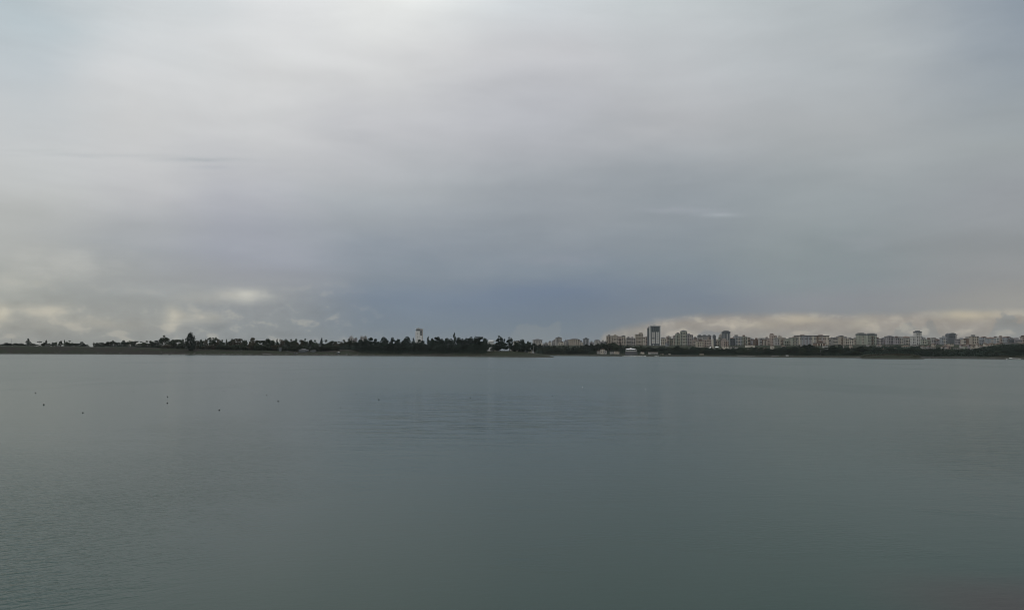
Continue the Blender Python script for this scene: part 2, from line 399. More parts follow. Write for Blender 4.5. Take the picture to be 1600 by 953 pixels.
def crown(kind, seed, m):
    r = random.Random(seed); mb = MB(); cl = []
    if kind == 'broad':
        for _ in range(24):
            v = rsphere(r); zz = v.z; k = .40 - .10 * max(0, zz)
            cl.append((Vector((v.x * k, v.y * k, .53 + zz * .36)), r.uniform(.08, .15)))
        cl.append((Vector((0, 0, .45)), .26)); nl, ls = 75, .034
    elif kind == 'umbrella':
        for _ in range(14):
            a = r.uniform(0, 6.28); q = r.uniform(0, .42); cl.append((Vector((q * math.cos(a), q * math.sin(a), .84 - q * q * .4 + r.uniform(-.04, .05))), r.uniform(.07, .12)))
        nl, ls = 65, .03
    elif kind == 'cone':
        for i in range(22):
            z = .12 + .84 * (i / 21); w = (1 - z) * .42 + .02; a = r.uniform(0, 6.28); q = w * r.uniform(.3, .9)
            cl.append((Vector((q * math.cos(a), q * math.sin(a), z)), .04 + w * .45))
        nl, ls = 60, .03
    elif kind == 'column':
        for i in range(24):
            z = .08 + .80 * (i / 23); w = .36 * math.sin(math.pi * min(1, .30 + z * .50)) ** .7; a = r.uniform(0, 6.28); q = w * r.uniform(.2, .9)
            cl.append((Vector((q * math.cos(a), q * math.sin(a), z + r.uniform(-.03, .06))), .08 + w * .30))
        nl, ls = 70, .032
    elif kind == 'ragged':
        for _ in range(20):
            v = rsphere(r); k = .42 - .12 * v.z
            cl.append((Vector((v.x * k, v.y * k, .55 + v.z * .38)), r.uniform(.05, .11)))
        cl.append((Vector((0, 0, .42)), .28)); cl.append((Vector((.05, 0, .62)), .22)); nl, ls = 75, .032
    for c, q in cl:
        sh = Vector((1, 1, .72))
        for _ in range(int(nl * (q / .12) ** 1.2) + 12):
            v = rsphere(r); v = v * (v.length ** -.4 if v.length > .05 else 1)
            leaf_quad(mb, c + Vector((v.x * q, v.y * q, v.z * q * .75)), ls, r)
    return mb.mesh('crown', m)
def trunk(kind, seed):
    r = random.Random(seed); mb = MB(); top = {'umbrella': .80, 'cone': .85, 'column': .75}.get(kind, .55)
    mb.cyl(0, 0, -.08, top * .55, .028, .020, 7); mb.cyl(0, 0, top * .55, top, .020, .008, 6)
    for _ in range({'cone': 0, 'column': 2}.get(kind, 6)):   # limbs
        a = r.uniform(0, 6.28); z = r.uniform(.3, top * .9); l = r.uniform(.14, .28); b = len(mb.v); n = 5
        e = Vector((l * math.cos(a), l * math.sin(a), z + l * .9)); s = Vector((0, 0, z))
        for p, q in ((s, .011), (e, .004)):
            mb.v += [(p.x + q * math.cos(i * 6.283 / n), p.y + q * math.sin(i * 6.283 / n), p.z) for i in range(n)]
        mb.f += [(b + i, b + (i + 1) % n, b + n + (i + 1) % n, b + n + i) for i in range(n)]
    return mb.mesh('trunk', M_BARK)
PROTO = {}
for kind, n in (('broad', 6), ('umbrella', 2), ('cone', 3), ('column', 2), ('ragged', 4)):
    for tone, m in (('', M_LEAF), ('dark', M_LEAF2), ('dry', M_LEAF3)):
        if kind in ('umbrella', 'cone', 'column') and tone == 'dry': continue
        PROTO[kind, tone] = [(crown(kind, hash((kind.__len__(), tone.__len__(), i)) & 9999, m), trunk(kind, i + 5)) for i in range(n)]
NAMES = {'broad': 'broadleaf_tree', 'umbrella': 'umbrella_pine', 'cone': 'conifer', 'column': 'tall_tree', 'ragged': 'pine_tree'}
def tree(px, ytop, w, Y, kind, label, tone='', group=None):
    z0 = gz(px, Y); top = at(px, ytop, Y); h = max(top.z - z0, 2.0) * 1.03; wd = w / F * Y
    nat = {'broad': .70, 'umbrella': .85, 'cone': .62, 'column': .66, 'ragged': .62}[kind]
    sink = .13 if kind in ('broad', 'ragged') else .04
    t = thing(NAMES[kind], label, 'tree', (top.x, Y, z0 - sink * h), rnd.uniform(0, 6.28), group, (wd / nat, wd / nat, h * (1 + sink) / .96))
    c, k = rnd.choice(PROTO[kind, tone]); link('crown', c, t); link('trunk', k, t)
    return t
ORD = ['first', 'second', 'third', 'fourth', 'fifth', 'sixth', 'seventh', 'eighth', 'ninth', 'tenth', 'eleventh', 'twelfth', 'thirteenth', 'fourteenth', 'fifteenth', 'sixteenth', 'seventeenth', 'eighteenth']

LM_L = [(-60, 'the left edge of the picture'), (45, 'the pointed dark cypress'), (101, 'the small pointed conifer'), (147, 'the thin lone tree'),
        (257, 'the tall open tree'), (299, 'the big dense dark tree'), (332, 'the spiky-topped tree'), (395, 'the tall round-topped tree'),
        (477, 'the broad-crowned midway tree'), (552, 'the far pale blocks'), (578, 'the mound-shaped dark tree'), (655, 'the lone white block'), (710, 'the spiky conifer'), (741, 'the highest rounded crown')]
def lm_label(px, word, lms, cnt, place):
    prev = [l for l in lms if l[0] <= px + .01][-1]
    cnt[prev[0], place] = k = cnt.get((prev[0], place), 0) + 1
    return f'{word}, {ORD[k - 1]} {place} right of {prev[1]}'
SPECIAL = {
 44.5: 'pointed dark cypress standing alone on the left bank', 62.5: 'small flat-topped pine with bare stem on the left bank', 101: 'small narrow pointed conifer among low trees on the bank',
 147: 'thin lone tree beside the gap in the bank trees', 257: 'tall open-crowned tree rising above the left bank tree line', 299: 'big dense dark tree standing tallest on the left shore',
 332: 'spiky-topped tree just right of the big dense dark one', 395: 'tall round-topped tree midway along the left tree line', 477: 'broad-crowned tree midway between the grey blocks and the dense dark tree',
 578: 'mound-shaped dark tree right of the far grey blocks', 710: 'spiky conifer poking out atop the central wood', 741: 'highest rounded crown near the right end of the central wood',
 780: 'spiky dark tree just right of the white villa', 796: 'dark tree with feathery top, second right of the white villa', 817: 'broad dark tree on the grassy headland before its tip', 276: 'wide low tree between the tall open tree and the dense one', 72.5: 'pointed conifer between the flat-topped pine and the small conifer'}
LEFT = [(2,538,8,'broad'),(11,536.3,8,'ragged'),(17,537,7,'broad'),(24,536.5,8,'broad'),(30.5,536.6,8,'ragged'),(37,538.5,7,'broad'),(44.5,529.5,9,'cone'),(53,537.2,8,'broad'),(62.5,533.8,5,'umbrella'),(68,535.5,5,'ragged'),
 (72.5,532,7,'cone'),(78,537,7,'broad'),(82,535,5,'cone'),(87,535.2,6,'broad'),(95,533.4,5,'ragged'),(101,531.8,4.5,'cone'),(108,532.8,8,'ragged'),(113,537,7,'broad'),(118,536.8,6,'ragged'),(125.5,534.3,8,'ragged'),(132,537.5,9,'broad'),
 (147,533.6,2.6,'ragged'),(153,536,6,'broad'),(161,535.2,9,'broad'),(169,534.3,9,'broad'),(177,532.6,8,'broad'),(185,534.8,8,'broad'),(195,532,8,'ragged'),(203,533,7,'broad'),(211,532.2,9,'broad'),(221,534,8,'broad'),(229,533,9,'broad'),(237,532.6,8,'broad'),(245,531.8,9,'broad'),
 (257,523.8,13,'broad'),(267,531,9,'broad'),(276,528.4,15,'broad'),(285,530,9,'broad'),(292,532,8,'broad'),(299,521.8,12.5,'column'),(308,530.5,9,'broad'),(315,530.6,9,'broad'),(322,527.2,6,'ragged'),(332,524.8,14,'ragged'),(340,527.6,10,'broad'),(348,530.8,9,'broad'),(354,531,6,'cone'),
 (362,529.6,10,'broad'),(371,529,16,'broad'),(382,530.6,9,'broad'),(395,527,14,'ragged'),(403,530,8,'broad'),(411,529.8,8,'ragged'),(419,528,9,'broad'),(426,530.5,8,'broad'),(433,530.5,5,'cone'),(440,530.4,8,'ragged'),(447,530,8,'broad'),(455,530,9,'broad'),(462,529.6,7,'ragged'),(470,530.5,9,'broad'),
 (477,529,10,'broad'),(485,529.8,7,'ragged'),(493,531.4,9,'broad'),(503,529,6,'cone'),(510,530.5,9,'broad'),(519,530.6,9,'broad'),(528,530.8,9,'broad'),(537,530.4,9,'broad'),(544,529.6,9,'broad'),(553,531.6,10,'broad'),(562,530.4,10,'broad'),(570,529,9,'broad'),(578,525.8,14,'broad'),(588,528.6,10,'broad'),
 (598,526.8,11,'broad'),(606,529.6,10,'broad'),(613,527.4,9,'ragged'),(621,528.8,9,'broad'),(630,529.6,9,'broad'),(638,526.2,12,'ragged'),(646,529.6,6,'cone'),(654,529.6,9,'broad'),(663,530.8,9,'broad'),(669,527.2,6,'cone'),(674,526.2,7,'ragged'),(679,529.6,9,'broad'),(685,525.2,13,'broad'),(693,527.4,9,'broad'),
 (702,526.4,11,'ragged'),(710,522.0,9,'cone'),(718,525.4,9,'ragged'),(726,526.4,10,'broad'),(734,525.8,10,'broad'),(741,523.6,14,'broad'),(750,524.6,12,'broad'),(758,526.8,8,'broad'),(780,524.6,12,'ragged'),(786,526,8,'ragged'),(796,526.8,12,'ragged'),(806,531.6,10,'broad'),(817,530.4,16,'broad'),(827,532.4,10,'broad'),(835,535,9,'broad')]
cnt = {}
for px, yt, w, kind in LEFT:
    s = shore(px) if px < 820 else 700
    off = interp(px, [(0, 70), (240, 75), (330, 60), (560, 62), (740, 60), (800, 62), (835, 60)])
    if px == 299: off = 22
    tone = 'dark' if (px in (44.5, 299) or 560 < px < 800) else ('' if rnd.random() < .7 else 'dry' if 300 < px < 560 and kind in ('broad', 'ragged') else 'dark')
    if 355 < px < 760 and px not in SPECIAL: w *= 1.35
    if px < 250 and kind != 'cone' and px != 147: w *= 1.25; yt -= .8
    if kind == 'ragged' and px < 760 and px not in SPECIAL: kind = 'broad'
    word = {'broad': 'rounded dark tree', 'ragged': 'ragged dark tree', 'cone': 'pointed dark conifer', 'column': 'tall tree', 'umbrella': 'flat-topped pine'}[kind]
    if px in SPECIAL: lab = SPECIAL[px]
    elif px < 760: lab = lm_label(px, word, LM_L, cnt, 'in line')
    else: lab = {786: 'narrow dark tree wedged between the spiky one and the feathery one', 806: 'low rounded tree left of the broad headland tree', 827: 'lower tree right of the broad headland tree', 835: 'last low tree before the headland slopes down'}[px]
    tree(px, yt, w, s + off + rnd.uniform(-6, 10), kind, lab, tone, 'trees along the left bank skyline' if px < 560 else 'trees of the central wood')
# second row, in front of the skyline trees, down to the water
cnt2 = {}
for px in list(range(250, 560, 12)) + list(range(562, 752, 11)):
    if 534 < px < 552 or 290 < px < 310: continue
    s = shore(px); yt = interp(px, [(250, 538), (330, 537), (440, 538), (560, 539), (580, 537), (750, 537)]) + rnd.uniform(-2.5, 2)
    tone = 'dark' if px > 560 else ('dry' if rnd.random() < .35 else '')
    tree(px + rnd.uniform(-2, 2), yt, rnd.uniform(13, 17), s + (30 if px > 560 else 42) + rnd.uniform(-4, 6), 'broad',
         lm_label(px, {'dark': 'very dark low tree', 'dry': 'brownish low tree', '': 'low green tree'}[tone], LM_L, cnt2, 'in front row'), tone,
         'front-row trees by the water')

# the belt of trees along the far shore in front of the town
BELT = [(836, 537), (850, 538.5), (862, 539), (875, 540), (890, 540), (905, 540), (915, 538), (928, 537), (940, 534.6), (955, 533.8), (965, 536), (980, 539), (1000, 539.5), (1030, 542), (1060, 540.5), (1090, 542.5), (1120, 543), (1150, 543.2), (1160, 541.5), (1175, 542), (1200, 543.5), (1215, 542), (1240, 540.5), (1262, 536.5), (1272, 538), (1285, 544.5), (1298, 537.5), (1312, 538), (1322, 543), (1335, 543), (1352, 540), (1370, 543), (1400, 544), (1440, 543.5), (1480, 545.5), (1520, 545.5), (1550, 544.5), (1570, 541.5), (1600, 541), (1640, 540)]
LM_R = [(830, 'the tip of the headland'), (874, 'the small gabled block'), (916, 'the white-striped dark tower'), (948, 'the tall beige stepped block'), (992, 'the shore pavilion'), (1023, 'the tall white-framed tower'),
        (1068, 'the peaked grey block'), (1113, 'the slim white column'), (1135, 'the white-panelled tower'), (1168, 'the big pale villa'), (1214, 'the stepped pinkish block'), (1246, 'the slab block start'), (1283, 'the low cream block'),
        (1347, 'the greenish tower'), (1392, 'the raised-roof violet block'), (1435, 'the slender pale tower'), (1489, 'the round-topped grey tower'), (1523, 'the tall beige block'), (1565, 'the pink far-right block')]
cnt3 = {}
px = 838.0
while px < 1616:
    yt = interp(px, BELT) + rnd.uniform(-.8, 1.4); s = interp(px, S_FAR)
    kind = 'cone' if rnd.random() < .10 else ('ragged' if rnd.random() < .3 else 'broad')
    w = rnd.uniform(7, 9) if kind == 'cone' else rnd.uniform(11, 15)
    tone = 'dark' if rnd.random() < .6 else ''
    tree(px, yt, w, s + 95 + rnd.uniform(-10, 12), kind, lm_label(px, {'cone': 'pointed conifer', 'ragged': 'ragged dark tree', 'broad': 'rounded dark tree'}[kind] + ' topping far belt', LM_R, cnt3, 'one'), tone, 'upper trees of the far shore belt')
    px += rnd.uniform(6.5, 8.5)
px = 840.0; cnt4 = {}
while px < 1612:
    s = interp(px, S_FAR); yt = interp(px, BELT) + interp(px, [(940, 5.5), (1000, 5), (1200, 4.6), (1600, 5)]) + rnd.uniform(-1.2, 1)
    if not (1345 < px < 1440 or 926 < px < 1034):
        tree(px, yt, rnd.uniform(11, 15), s + 50 + rnd.uniform(-8, 10), 'broad' if rnd.random() < .8 else 'ragged',
             lm_label(px, 'dark low tree by far shore', LM_R, cnt4, 'one'), 'dark' if rnd.random() < .7 else '', 'lower trees of the far shore belt')
    px += rnd.uniform(9, 11.5)

for px, yt, w, off, lab in [(771, 536.3, 10, 36, 'dark tree right in front of the white villa'), (778.5, 534.5, 12, 38, 'dark tree covering the right side of the white villa'), (761, 531, 9, 34, 'dark tree against the left edge of the white villa'),
                            (789, 536, 12, 40, 'low dark tree in front between spiky and feathery trees'), (802, 538, 12, 40, 'low dark tree in front of the tall house behind'), (812, 536.5, 13, 40, 'low dark tree left in front of broad headland tree'),
                            (822, 537.5, 13, 40, 'low dark tree right in front of broad headland tree'), (543, 537.5, 14, 60, 'low dark tree at the head of the pale ramp')]:
    tree(px, yt, w, (shore(px) if px < 820 else 700) + off, 'broad', lab, 'dark', 'front trees by the villa and ramp')
# undergrowth filling the belts: nobody could count it
def undergrowth(name, spans, m, seed):
    r = random.Random(seed); mb = MB()
    for x0, x1, o0, o1, hh, n in spans:
        for _ in range(n):
            px = r.uniform(x0, x1); Y = shore(px) + r.uniform(o0, o1) if not (1346 < px < 1438 and hh < 4) else r.uniform(665, 760)
            z = gz(px, Y); u = uof_(px); q = r.uniform(.5, 1) * hh
            if z < .3: continue
            for _ in range(16):
                v = rsphere(r); leaf_quad(mb, Vector((u * Y + v.x * q * .8, Y + v.y * q * .8, z + (v.z * .5 + .45) * q)), q * .16, r)
    tag(mb.build(name, m), {'undergrowth': 'dark undergrowth filling the woods along both shores', 'reeds': 'dry brownish scrub on banks and low spit'}[name], 'undergrowth' if name == 'undergrowth' else 'scrub', None, 'stuff')
undergrowth('undergrowth', [(562, 760, 14, 40, 4.2, 600), (562, 756, 42, 72, 7.5, 420), (838, 930, 40, 120, 5, 500), (930, 1030, 62, 130, 5, 600), (1030, 1345, 34, 130, 5, 1800), (1345, 1440, 60, 200, 5, 600), (1440, 1620, 30, 140, 5, 1100), (310, 560, 44, 70, 6.2, 900), (760, 838, 50, 70, 1.5, 200), (-5, 140, 56, 84, 1.7, 420), (146, 255, 56, 84, 2.6, 520), (240, 300, 56, 84, 3.4, 300), (532, 556, 40, 66, 3.5, 120), (930, 1034, 24, 37, 1.7, 330)], M_LEAF2, 3)
undergrowth('reeds', [(0, 250, 8, 46, .7, 400), (250, 560, 10, 34, 1.3, 320), (1346, 1438, 0, 0, 1.9, 380), (1560, 1600, 12, 30, 2.0, 40)], M_LEAF3, 4)

# ------------------------------------------------------------------ buildings
WALL = {
 'beige': mat('wall_beige', (0.46, 0.41, 0.345), .9, .12, .25), 'grey': mat('wall_grey', (0.42, 0.405, 0.385), .9, .12, .25),
 'pink': mat('wall_pink', (0.46, 0.385, 0.34), .9, .12, .25), 'green': mat('wall_green', (0.37, 0.39, 0.33), .9, .12, .25),
 'blue': mat('wall_blue', (0.37, 0.39, 0.41), .9, .12, .25), 'white': mat('wall_white', (0.62, 0.61, 0.58), .85, .08, .25),
 'dark': mat('wall_dark', (0.13, 0.145, 0.155), .8, .15, .25), 'violet': mat('wall_violet', (0.35, 0.33, 0.34), .9, .12, .25),
 'cream': mat('wall_cream', (0.62, 0.57, 0.49), .9, .1, .25), 'brown': mat('wall_brown', (0.20, 0.15, 0.12), .9, .15, .25)}
M_ROOF = mat('roof_tile', (0.16, 0.12, 0.10), .9, .2, .8); M_ROOFG = mat('roof_grey', (0.12, 0.125, 0.13), .9, .2, .8)
M_CONC = mat('concrete', (0.30, 0.30, 0.29), .9, .15, .5); M_WHITE = mat('white_paint', (0.75, 0.75, 0.73), .6, .06, .5)
M_METAL = mat('steel', (0.25, 0.26, 0.27), .5, .1, 1, metal=.6)
M_WIN = mat('window_glass', (0.035, 0.042, 0.048), .25, .3, .3, .5, .4)
M_GLASS = mat('dark_glass', (0.05, 0.07, 0.075), .3, .35, .35, .5)
UNIT = {k: MB().box(-.5, .5, -.5, .5, 0, 1).mesh(n, m) for k, n, m in (('win', 'window', M_WIN), ('glass', 'window', M_GLASS))}
def balc_mesh(m):
    b = MB(); b.box(-.5, .5, -1, 0, 0, .12); b.box(-.5, .5, -1, -.92, .12, 1); b.box(-.5, -.47, -.92, 0, .12, 1); b.box(.47, .5, -.92, 0, .12, 1)
    return b.mesh('balcony', m)
BALC = {k: balc_mesh(m) for k, m in list(WALL.items())}
BALC['white'] = balc_mesh(M_WHITE)
brn = random.Random(21)
def hidden_z(px, Y):                                     # height below which the tree belt hides a facade
    return at(px, interp(px, BELT) + 5 if px > 830 else 546, Y).z
def building(x0, x1, yt, label, wall='grey', style='punch', Y=None, yaw=None, roof='flat', group=None, name='apartment_block', cat='apartment block', top=None, deep=None, ybase=None):
    px = (x0 + x1) / 2
    if Y is None: Y = 1480 + brn.uniform(-60, 60) + interp(px, [(800, 500), (930, 400), (960, 60), (1300, 0), (1400, -40), (1600, -60)])
    if yaw is None: yaw = brn.uniform(-.16, .16)
    z0 = gz(px, Y) if ybase is None else at(px, ybase, Y).z
    zt = at(px, yt, Y).z; h = zt - z0
    Wd = (x1 - x0) / F * Y
    d = deep or min(16, max(8, Wd * .8)); w = max(3, (Wd - d * abs(math.sin(yaw))) / math.cos(yaw))
    c = at(px, yt, Y)
    t = thing(name, label, cat, (c.x, Y, z0), yaw, group)
    wm = WALL[wall]; hw = w / 2; b = MB()
    roof_h = {'flat': 0, 'gable': min(3.2, w * .2), 'hip': min(3.5, w * .22), 'step': 0, 'crown': 0}[roof]
    hb = h - roof_h
    if roof in ('flat', 'step'): hb = h - (3.0 if w > 7 else 0)
    if roof == 'crown': hb = h - .4
    b.box(-hw, hw, 0, d, -2, hb)
    if roof == 'step':                                    # terraces stepping up to one side
        hb2 = hb; s = brn.choice((-1, 1)); b.box(min(0, s * hw * .96), max(0, s * hw * .96), .3, d - .3, hb, hb + 3)
    if w > 9 and style != 'glass':                        # projecting bays
        nb_ = 2 if w < 22 else int(w / 9)
        for i in range(nb_):
            cx = -hw + (i + .5) * w / nb_; b.box(cx - 1.7, cx + 1.7, -1.1, .0, -2, hb - .6)
    b.build('wall', wm, t)
    # roofs
    if roof in ('flat', 'step'):
        r = MB(); zz = hb + (3 if roof == 'step' else 0)
        r.box(-hw - .5, hw + .5, -.6, d + .4, hb, hb + .45)
        ro = r.build('roof', M_ROOFG if brn.random() < .5 else M_CONC, t)
        if w > 7:
            p = MB(); cx = brn.uniform(-.2, .2) * w
            if roof == 'step': cx = s * hw * .48
            z1 = hb + (.45 if roof == 'flat' else 3.0)
            p.box(cx - w * .2, cx + w * .2, d * .3, d * .8, z1, h + (.8 if roof == 'step' else 0)); p.box(cx - w * .22, cx + w * .22, d * .27, d * .83, h + (.8 if roof == 'step' else 0), h + (1.1 if roof == 'step' else .3))
            p.build('penthouse', brn.choice([wm, M_ROOF, M_CONC]), ro)
    elif roof == 'gable':
        r = MB(); r.prism([(-hw - .6, hb), (hw + .6, hb), (0, h)], -.7, d + .6); r.build('roof', M_ROOF if brn.random() < .5 else M_ROOFG, t)
    elif roof == 'hip':
        r = MB(); r.box(-hw - .7, hw + .7, -.8, d + .7, hb, hb + .3); r.frustum(-hw - .5, hw + .5, -.6, d + .5, hb + .3, h, .12); r.build('roof', M_ROOF if brn.random() < .6 else M_ROOFG, t)
    elif roof == 'crown':
        r = MB(); r.box(-hw - .12, hw + .12, -1.2, d + .4, hb - 3.0, hb - .4); r.box(-hw * .6, hw * .6, 1, d - 1, hb, h + 1.2); r.build('roof', WALL['dark'], t)
        hb -= 3.6
    # openings on each visible storey, and balconies
    zmin = max(hidden_z(px, Y) - z0, 1.0) if ybase is None else 1.0
    fl = 3.0; n0 = int(zmin / fl); n1 = int((hb - .6) / fl)
    nb_ = 0 if w <= 9 or style == 'glass' else (2 if w < 22 else int(w / 9))
    bays = [-hw + (i + .5) * w / nb_ for i in range(nb_)]
    step = 3.1 if w < 24 else 4.2
    nc = max(2, int(w / step)); xs = [-hw + (i + .5) * w / nc for i in range(nc)]
    rows_ = max(1, n1 - n0)
    while rows_ * len(xs) > 90: nc -= 1; xs = [-hw + (i + .5) * w / nc for i in range(nc)]
    dark_bal = brn.random() < .3
    for f in range(n0, n1 + 1):
        z = f * fl + .9
        if z + 1.6 > hb: continue
        if style in ('punch', 'mix'):
            for x in xs:
                onbay = any(abs(x - q) < 1.7 for q in bays); yy = -1.1 if onbay else 0
                ww = brn.choice((1.5, 1.9, 2.4))
                if any(1.7 <= abs(x - q) < 2.6 for q in bays): ww = 1.0
                link('window', UNIT['win'], t, (x, yy, z), 0, (ww if not onbay else 1.7, .08, 1.8))
        if style == 'band':
            link('window', UNIT['win'], t, (0, 0, z), 0, (w * .9, .08, 1.3))
            for q in bays: link('window', UNIT['win'], t, (q, -1.1, z), 0, (2.6, .08, 1.3))
        if style == 'stripe': pass
        if style in ('mix', 'band'):
            xs_b = [(bays[i] + bays[i + 1]) / 2 for i in range(len(bays) - 1)] or [0]
            for q in xs_b:
                link('balcony', BALC['brown' if dark_bal else 'cream' if wall != 'white' else 'white'], t, (q, 0, f * fl), 0, (min(4.6, w * .4), 1.35, 1.05))
        # the side walls
        if abs(yaw) > .05 and style != 'glass' and rows_ * (len(xs) + 2) < 100:
            sx = hw if yaw * 1 + px / 8000 < 0 else -hw
            for q in (.3, .7): link('window', UNIT['win'], t, (sx, d * q, z), R(90), (1.4, .08, 1.4))
    if style == 'stripe':                                 # tall light piers with dark strips between
        n = 4 if w > 12 else 3
        for i in range(n):
            x = -hw + (i + .5) * w / n
            MB().box(x - w / n * .22, x + w / n * .22, -.45, -.004, 0, hb - 1.2).build('pier', M_WHITE if wall in ('dark', 'white') else WALL['cream'], t)
        for i in range(n - 1):
            x = -hw + (i + 1) * w / n
            MB().box(x - w / n * .2, x + w / n * .2, -.1, -.004, 0, hb - 1.5).build('window_strip', M_WIN, t)
    if top == 'antenna':
        MB().cyl(hw * .5, d / 2, hb, h + 3.5, .18, .08, 6).build('antenna', M_METAL, t)
    return t

